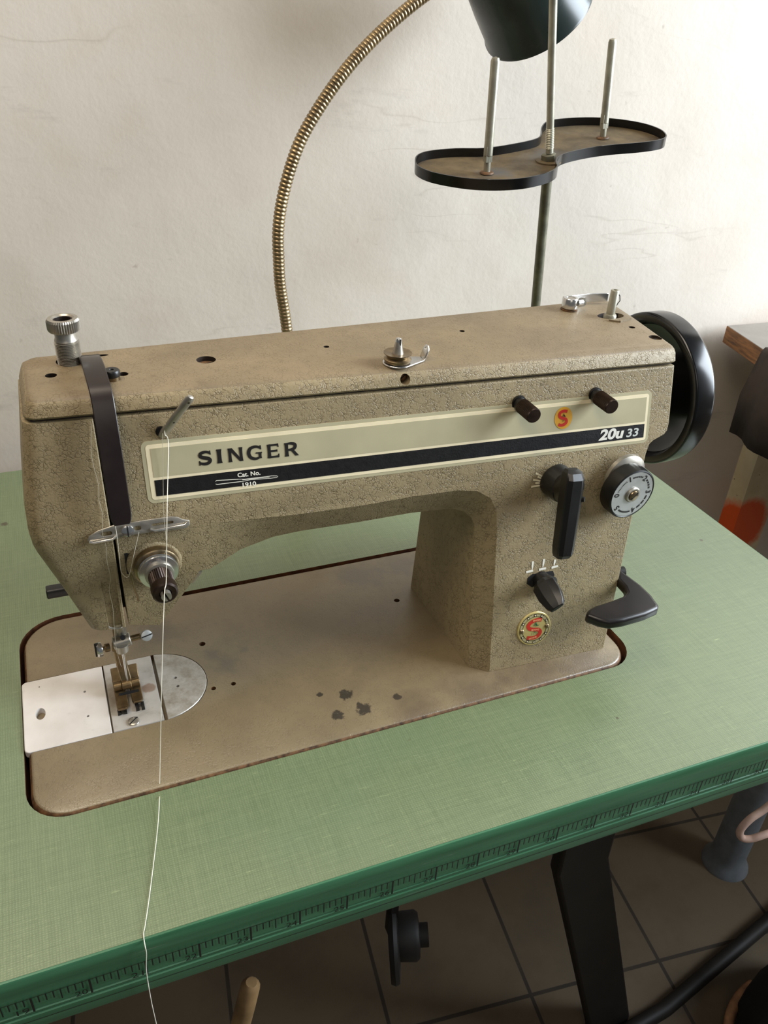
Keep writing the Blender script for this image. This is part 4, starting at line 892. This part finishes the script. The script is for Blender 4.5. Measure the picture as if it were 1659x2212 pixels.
b = new(); lathe(b, s0 - tl_ * 0.006, tl_, [(0.0046, 0), (0.0046, 0.0072), (0.0040, 0.0084), (0.0030, 0.0086), (0.0030, 0.0248), (0.0026, 0.0254), (0.0016, 0.0254), (0.0014, 0.0235), (0, 0.0235)], 32); spd = obj('winder_spindle', b, M_ROD, sm)
b = new(); q0 = s0 + tl_ * 0.0165 + V((0.003, -0.0004, 0)); tube(b, [q0, q0 + V((0.0012, -0.0004, -0.0012)), q0 + V((0.0022, -0.0004, -0.0048)), q0 + V((0.0008, -0.0004, -0.0066)), q0 + V((-0.0008, -0.0004, -0.0100))], 0.00035, 6); obj('spindle_spring', b, M_IRON, spd)
b = new(); c1_ = (0.4155,0.1167,0.2134); c2_ = (0.4213,0.1123,0.2134); c3_ = (0.4327,0.1156,0.2134)
for pa, pb_ in ((c1_, c2_), (c2_, c3_)):
    pa, pb_ = V(pa), V(pb_); d = (pb_ - pa).normalized(); s = V((-d.y, d.x, 0)) * 0.0009
    loft(b, [[pa - s, pa + s, pb_ + s, pb_ - s], [p + V((0, 0, 0.0012)) for p in (pa - s, pa + s, pb_ + s, pb_ - s)]])
obj('winder_brake', b, M_LID, sm)

# ------------------------------------------------------------------ threads
b = new(); pin = V((0.1011,0.0717,0.1913)); pts = [V((0.1166,0.0669,0.2131)) * 0 + pin + V((0.001, 0, 0.006)), pin, pin + V((0.0012, -0.001, -0.006)), V((0.0951,0.0450,0.1608)), V((0.0892,0.0300,0.1271)), V((0.0863,0.0220,0.1212))]
pts += [V((0.0787,0.0100,0.0746)), V((0.0701,0.0049,0.0030)), V((0.0676,-0.0090,0.0022)), V((0.0652,-0.0206,0.0014)), V((0.0610,-0.0374,0.0009)), V((0.0534,-0.0660,0.0009)), V((0.0493,-0.0804,0.0012))]
e_ = V((0.0478,-0.0870,-0.0017)); pts += [e_ + V((0.0002, 0.003, 0.0022)), e_ + V((0, -0.0018, 0.0006)), e_ + V((0, -0.0034, -0.004)), V((0.0463,-0.0870,-0.0209)) + V((0, -0.0034, 0)), V((0.0459,-0.0870,-0.0492)) + V((0, -0.0034, 0)), V((0.0462,-0.0870,-0.0785)) + V((0, -0.002, 0)), V((0.0460,-0.0870,-0.1182)) + V((0, -0.002, 0)), V((0.0401,-0.0869,-0.1887)) + V((0, -0.002, 0))]
tube(b, spline(pts, 8), 0.00022, 8)
tag(obj('sewing_thread', b, M_THREAD, base=tuple(pts[8])), 'long white thread hanging from the slanted pin across the table and over its front edge', 'thread')
b = new(); pts = [pin + V((-0.0012, -0.0006, 0.001)), V((0.0983,0.0700,0.1751)), V((0.0960,0.0661,0.1541)), V((0.0949,0.0635,0.1437)), V((0.0943,0.0651,0.1287)) + V((0, -0.006, 0)), tp0 + ta * 0.009 + V((0.004, 0, 0.0095))]
tube(b, spline(pts, 6), 0.00012, 6)
tag(obj('tension_thread', b, M_FINE, base=tuple(pts[-1])), 'fine grey thread dropping from the slanted pin to the round tension knob', 'thread')
b = new(); pts = [V((0.0689,0.0636,0.1463)), V((0.0688,0.0616,0.1348)), V((0.0684,0.0683,0.1145)) + V((0, -0.002, 0)), V((0.0691,0.0690,0.1087)) + V((0, -0.002, 0)), V((0.0721,0.0689,0.1080)) + V((0, -0.004, 0)), V((0.0764,0.0668,0.1235)) + V((0, -0.004, 0)), V((0.0806,0.0622,0.1381))]
tube(b, spline(pts, 6), 0.00013, 6)
tag(obj('take_up_thread', b, M_THREAD, base=tuple(pts[0])), 'short looped thread between black guard strip and the guide plate by the slot', 'thread')
b = new(); pts = [V((0.0651,0.0784,0.1993)), V((0.0627,0.0749,0.1823)), V((0.0637,0.0716,0.1669)), V((0.0628,0.0698,0.1580)), V((0.0633,0.0674,0.1489)), V((0.0617,0.0647,0.1404)), V((0.0625,0.0669,0.1296)) + V((0, -0.001, 0)), V((0.0618,0.0682,0.1187)) + V((0, -0.0006, 0)), V((0.0623,0.0696,0.1068)) + V((0, -0.0006, 0)), V((0.0606,0.0710,0.0962)) + V((0, -0.0006, 0)), V((0.0610,0.0725,0.0829)) + V((0, -0.0006, 0)), V((0.0603,0.0742,0.0694)) + V((0, -0.0008, 0)), V((0.0594,0.0800,0.0445)), V((0.0606,0.0830,0.0260))]
tube(b, spline(pts, 6), 0.00012, 6)
tag(obj('needle_thread', b, M_FINE, base=tuple(pts[-1])), 'fine wavy thread running down the left end cover to the needle', 'thread')

# ------------------------------------------------------------------ gooseneck lamp
gl_ = thing('desk_lamp', 'gooseneck lamp with ribbed metal neck and dark green shade behind the machine', 'lamp', (0.245, 0.30, 0.0))
path = [(0.250, 0.30, 0.012), (0.243, 0.30, 0.08), (0.2357,0.3000,0.1578), (0.2307,0.3000,0.1951), (0.2296,0.3000,0.2173), (0.2296,0.3000,0.2387), (0.2326,0.3000,0.2593), (0.2391,0.3000,0.2825), (0.2492,0.3020,0.3046), (0.2645,0.3050,0.3262), (0.2836,0.3100,0.3474), (0.3039,0.3150,0.3657), (0.3265,0.3200,0.3827), (0.3521,0.3250,0.3993), (0.3826,0.3350,0.4147), (0.4088,0.3450,0.4223)]
sp_ = spline(path, 24)
# resample evenly and rib it
acc = [0.0]
for p, q in zip(sp_, sp_[1:]): acc.append(acc[-1] + (q - p).length)
pitch = 0.0030; N = int(acc[-1] / (pitch / 4)); pts = []; rad = []; j = 0
for i in range(N + 1):
    d = acc[-1] * i / N
    while j < len(acc) - 2 and acc[j + 1] < d: j += 1
    t = (d - acc[j]) / max(1e-9, acc[j + 1] - acc[j]); pts.append(sp_[j].lerp(sp_[j + 1], t)); rad.append((0.0040, 0.0047, 0.0048, 0.0046)[i % 4])
b = new(); tube(b, pts, 0.005, 16, rad); obj('gooseneck', b, M_NECK, gl_, sharp=60)
b = new(); lathe(b, (0.250, 0.30, 0.0), (0, 0, 1), [(0.030, 0.0), (0.030, 0.008), (0.012, 0.013), (0.009, 0.022), (0.0, 0.022)], 32); obj('lamp_base', b, M_IRON, gl_)
rc = V((0.4681,0.3500,0.3908)); cr, cu_, cf = V((0.92508, -0.37633, 0.05097)), V((0.16007, 0.50810, 0.84630)), V((0.34439, 0.77473, -0.53027))
vw = (rc - (cam_o.location - V((0, 0, Z0)))).normalized()
lr = (cr - vw * cr.dot(vw)).normalized(); lu = lr.cross(vw)
ad = (lr * 0.42 - lu * 0.74 + vw * 0.53).normalized()
RS = 0.0455
b = new(); lathe(b, rc, -ad, [(RS - 0.0015, -0.0004), (RS - 0.0012, 0.004), (RS - 0.003, 0.03), (RS - 0.006, 0.065), (0.030, 0.080), (0.016, 0.086), (0.012, 0.088), (0.012, 0.112), (0.0, 0.112), (0.0, 0.1135), (0.0135, 0.1135), (0.0145, 0.088), (0.032, 0.0825), (RS - 0.004, 0.066), (RS - 0.001, 0.030), (RS, 0.004), (RS + 0.0014, 0.0016), (RS + 0.0014, -0.0004)], 64)
shd = obj('lamp_shade', b, M_SHADE, gl_, sharp=35)
b = new(); lathe(b, rc, -ad, [(0.0, 0.030), (0.014, 0.034), (0.021, 0.046), (0.018, 0.064), (0.011, 0.080), (0.0, 0.082)], 32); obj('bulb', b, M_SHADEIN, gl_)
b = new(); tube(b, spline([(0.4088,0.3450,0.4223), (rc - ad * 0.128) + V((-0.012, 0, 0.004)), rc - ad * 0.113], 6), 0.0055, 12); obj('lamp_joint', b, M_NECK, gl_)

# ------------------------------------------------------------------ thread stand
ts = thing('thread_stand', 'metal thread stand with black S-shaped two-spool tray behind the machine', 'thread stand', (0.4875, 0.300, 0.0))
tcn = V((0.4437,0.2650,0.2993)); tdir = V((-0.094, -0.12, 1)).normalized()
ptop = V((0.4196,0.2520,0.4014)); rb0 = V((0.4875, 0.300, 0.0)); ax2 = (ptop - tcn).normalized()
b = new(); cyl(b, rb0 + V((0, 0, 0.002)), tcn - tdir * 0.002, 0.0042); obj('lower_rod', b, M_DARKROD, ts)
b = new(); cyl(b, tcn, tcn + ax2 * 0.20, 0.0030); obj('upper_rod', b, M_ROD, ts)
b = new(); pr_ = []
for i in range(12): pr_ += [(0.0034, 0.004 + i * 0.0013), (0.0029, 0.0046 + i * 0.0013)]
lathe(b, tcn, ax2, pr_, 20); obj('threaded_end', b, M_ROD, ts, sharp=20)
b = new(); lathe(b, rb0, (0, 0, 1), [(0.022, 0), (0.022, 0.004), (0.008, 0.007), (0.006, 0.018), (0, 0.018)], 24); obj('stand_base', b, M_IRON, ts)
back = [(0.3361,0.2865,0.2918), (0.3440,0.2982,0.2939), (0.3564,0.3036,0.2957), (0.3781,0.3019,0.2976), (0.4008,0.2948,0.2988), (0.4263,0.2958,0.3014), (0.4511,0.3014,0.3044), (0.4624,0.3111,0.3066), (0.4731,0.3287,0.3097), (0.4886,0.3440,0.3130), (0.5083,0.3461,0.3151), (0.5330,0.3402,0.3167), (0.5527,0.3267,0.3169), (0.5649,0.3085,0.3159), (0.5680,0.2895,0.3139), (0.5637,0.2752,0.3118)]
front_ = [(0.5568,0.2666,0.3101), (0.5454,0.2626,0.3086), (0.5270,0.2626,0.3068), (0.5018,0.2653,0.3048), (0.4792,0.2646,0.3026), (0.4569,0.2601,0.2999), (0.4442,0.2525,0.2978), (0.4373,0.2430,0.2960), (0.4336,0.2350,0.2947), (0.4244,0.2270,0.2929), (0.4092,0.2215,0.2908), (0.3906,0.2198,0.2889), (0.3704,0.2252,0.2876), (0.3530,0.2360,0.2873), (0.3372,0.2550,0.2881), (0.3324,0.2726,0.2898)]
loop = spline(back + front_, 4, True)
nr = tdir; cenl = sum(loop, V((0, 0, 0))) / len(loop)
def inl(d):
    n = len(loop); out = []
    for i in range(n):
        t = (loop[(i + 1) % n] - loop[i - 1]).normalized(); s = nr.cross(t)
        out.append(loop[i] + s * d)
    return out
area2 = sum((loop[i] - cenl).cross(loop[(i + 1) % len(loop)] - cenl).dot(nr) for i in range(len(loop)))
sg = 1 if area2 > 0 else -1
hrim = 0.0080
b = new(); inn = inl(0.0010 * sg); n = len(loop)
loft(b, [[p - nr * hrim for p in loop], list(loop), inn, [p - nr * (hrim - 0.0012) for p in inn]], cap0=False, cap1=False)
obj('tray_rim', b, M_TRAYBLK, ts, sharp=50)
b = new(); inn2 = inl(0.0008 * sg); loft(b, [[p - nr * (hrim + 0.0002) for p in inn2], [p - nr * (hrim - 0.0014) for p in inn2]])
bmesh.ops.triangulate(b, faces=[f for f in b.faces if len(f.verts) > 4]); obj('tray_floor', b, M_TRAYDUST, ts)
b = new(); lathe(b, tcn - nr * 0.0064, nr, [(0.0105, 0), (0.0105, 0.0008), (0.0095, 0.0009)], 32); obj('washer', b, M_TRAYDUST, ts)
b = new(); lathe(b, tcn - nr * 0.0060, ax2, [(0.0060, 0.0), (0.0060, 0.0050), (0.0052, 0.0054)], 6); obj('nut', b, M_DARKROD, ts)
for q0, q1, nm in (((0.3841,0.2567,0.2861), (0.3773,0.2500,0.3654), 'l'), ((0.5201,0.3029,0.3044), (0.5091,0.2980,0.3792), 'r')):
    q0, q1 = V(q0), V(q1); d = (q1 - q0); L1 = d.length; d.normalize()
    d2 = (tdir + V((0.02, 0.0, 0))).normalized()
    b = new(); lathe(b, q0, d, [(0.0026, -0.001), (0.0026, L1 * 0.16), (0.0034, L1 * 0.17), (0.0034, L1 - 0.0030), (0.0026, L1 - 0.0008), (0, L1)], 20); pn = obj('spool_pin', b, M_ROD, ts)
    b = new(); lathe(b, q0, d, [(0.0036, L1 * 0.11), (0.0036, L1 * 0.25), (0.0033, L1 * 0.26)], 4); obj('wrench_flat', b, M_ROD, pn)
    b = new(); lathe(b, q0, d, [(0.0055, 0.0004), (0.0050, 0.0014), (0.0028, 0.0018)], 20); obj('rust_ring', b, M_BEDRIM, pn)

# ------------------------------------------------------------------ side desk at the right
sd_ = thing('side_desk', 'old wooden desk at right by the wall, pale leg splashed with orange stain', 'desk', (1.0, 0.2, -Z0))
bz = 0.079
b = new(); prism(b, [(0.8253, 0.4010, bz - 0.0215), (0.700, -0.150, bz - 0.0215), (1.70, -0.38, bz - 0.0215), (1.70, 0.365, bz - 0.0215)], (0, 0, 0.0215)); dt = obj('desk_board', b, M_WOOD, sd_, mats=[M_WOOD, M_BOARDTOP], bevel=0.001)  # board lengthened out of view to shade the floor
for p in dt.data.polygons:
    if p.normal.z > 0.9: p.material_index = 1
la_ = V((0.908, 0.355, 0.0))
b = new(); box(b, la_ + V((-0.028, -0.014, -Z0)), la_ + V((0.030, 0.014, bz - 0.0215)))
BASE['leg_tmp'] = la_
obj('leg', b, M_STAIN, sd_)
for p in ((1.60, 0.33), (1.60, -0.30), (0.78, -0.13)):
    b = new(); box(b, (p[0] - 0.03, p[1] - 0.014, -Z0), (p[0] + 0.03, p[1] + 0.014, bz - 0.0215)); obj('leg', b, M_STAIN, sd_)
b = new(); rows = []
ce0, ce1 = V((0.8065, 0.319, bz)), V((0.772, 0.168, bz))
for i in range(15):
    f = i / 14; e = ce0.lerp(ce1, f)
    wob = 0.003 * math.sin(i * 1.1)
    tp_ = e + V((0.12, -0.02, 0.0022)); ed = e + V((0.001, 0, 0.0022)); ed2 = e + V((-0.0022, 0, -0.001))
    dn = e + V((-0.005 - 0.006 * (1 - f) + wob, 0.004, -0.055)); bt_ = e + V((-0.006 - 0.004 * (1 - f) + wob * 1.5, 0.004 * (1 - f), -0.104 + 0.004 * f))
    rows.append([tp_, ed, ed2, dn, bt_])
loft(b, rows, False, False, closed=False)
cl_ = tag(obj('cloth', b, M_CLOTH, base=(0.80, 0.30, bz), sharp=80), 'dark brown cloth hanging over the edge of the side desk', 'cloth')
md = cl_.modifiers.new('thick', 'SOLIDIFY'); md.thickness = 0.0016; md.offset = 1.0

# ------------------------------------------------------------------ things below the table
mo = thing('motor', 'dark motor pulley hanging in the shadow below the tabletop', 'motor', (0.27, 0.10, TT))
p = V((0.2864,0.1000,-0.4457)); ad = V((0.925, -0.34, 0.10)).normalized()
b = new(); lathe(b, p, ad, [(0.010, -0.006), (0.041, -0.005), (0.043, 0.0), (0.041, 0.004), (0.02, 0.006)], 40); obj('pulley', b, M_IRON, mo)
b = new(); lathe(b, p + V((0, 0, 0.006)), ad, [(0.024, 0.004), (0.025, 0.022), (0.022, 0.026), (0.012, 0.027), (0.012, 0.036)], 32); obj('drive_hub', b, M_IRON, mo)
b = new(); prism(b, [p + V((-0.004, 0.004, 0.0)), p + V((0.004, 0.004, 0.0)), p + V((0.004, 0.016, 0.0)), p + V((-0.004, 0.016, 0.0))], (0, 0, TT - 0.0006 - p.z)); obj('motor_bracket', b, M_IRON, mo)
b = new(); t0 = V((0.1184,0.0200,-0.2751)); t1 = V((0.1068,0.0200,-0.3340)); dr = (t1 - t0).normalized(); end = t0 + dr * ((-Z0 - t0.z + 0.001) / dr.z)
tube(b, [t0, t0 + dr * 0.004, t0 + dr * 0.03, end], 0.008, 14, [0.0045, 0.0078, 0.0082, 0.0082])
tag(obj('wooden_stick', b, M_STICK, base=tuple(end)), 'tan round-ended wooden stick standing in the shadow under the table front', 'stick')
b = new(); pc = V((0.9212,0.1884,-0.7500)); lathe(b, pc, (0, 0, 1), [(0.036, 0.0), (0.035, 0.005), (0.029, 0.014), (0.026, 0.03), (0.025, 0.40), (0.0, 0.40)], 40)
tag(obj('grey_pipe', b, M_PIPE, base=tuple(pc)), 'grey round pipe with flared foot standing on the floor beyond the table', 'pipe')
b = new(); pts = [(0.8910,0.0600,-0.3165), (0.7953,0.0600,-0.3355), (0.7413,0.0600,-0.3797), (0.7198,0.0600,-0.3918), (0.7103,0.0600,-0.4078), (0.7173,0.0600,-0.4248), (0.7267,0.0550,-0.4263), (0.7472,0.0500,-0.4190), (0.8218,0.0500,-0.4182), (0.8955,0.0500,-0.3477)]
tube(b, spline(pts, 8), 0.0044, 12)
tag(obj('plastic_loop', b, M_HOSE, base=pts[4]), 'pale pinkish plastic loop poking in at right below the tabletop', 'loop')
bg0 = V((0.835, -0.060, -Z0))
bag = thing('black_bag', 'black bag with tan trim on the floor at the lower right corner', 'bag', tuple(bg0))
b = new(); rows = []
for h, k_ in ((0.0, 0.96), (0.02, 1.0), (0.07, 0.95), (0.12, 0.8), (0.15, 0.5), (0.155, 0.1)):
    rows.append([bg0 + V((0.11 * k_ * math.cos(t * PI / 16) * (1 + 0.05 * math.sin(3 * t)), 0.075 * k_ * math.sin(t * PI / 16) * (1 + 0.06 * math.cos(5 * t)), h)) for t in range(32)])
loft(b, rows); obj('bag_body', b, M_BAG, bag, sharp=60)
b = new(); tube(b, [bg0 + V((0.113 * math.cos(a), 0.079 * math.sin(a), 0.008)) for a in [math.radians(100 + 160 * i / 20) for i in range(21)]], 0.007, 10); obj('bag_trim', b, M_TAN, bag)
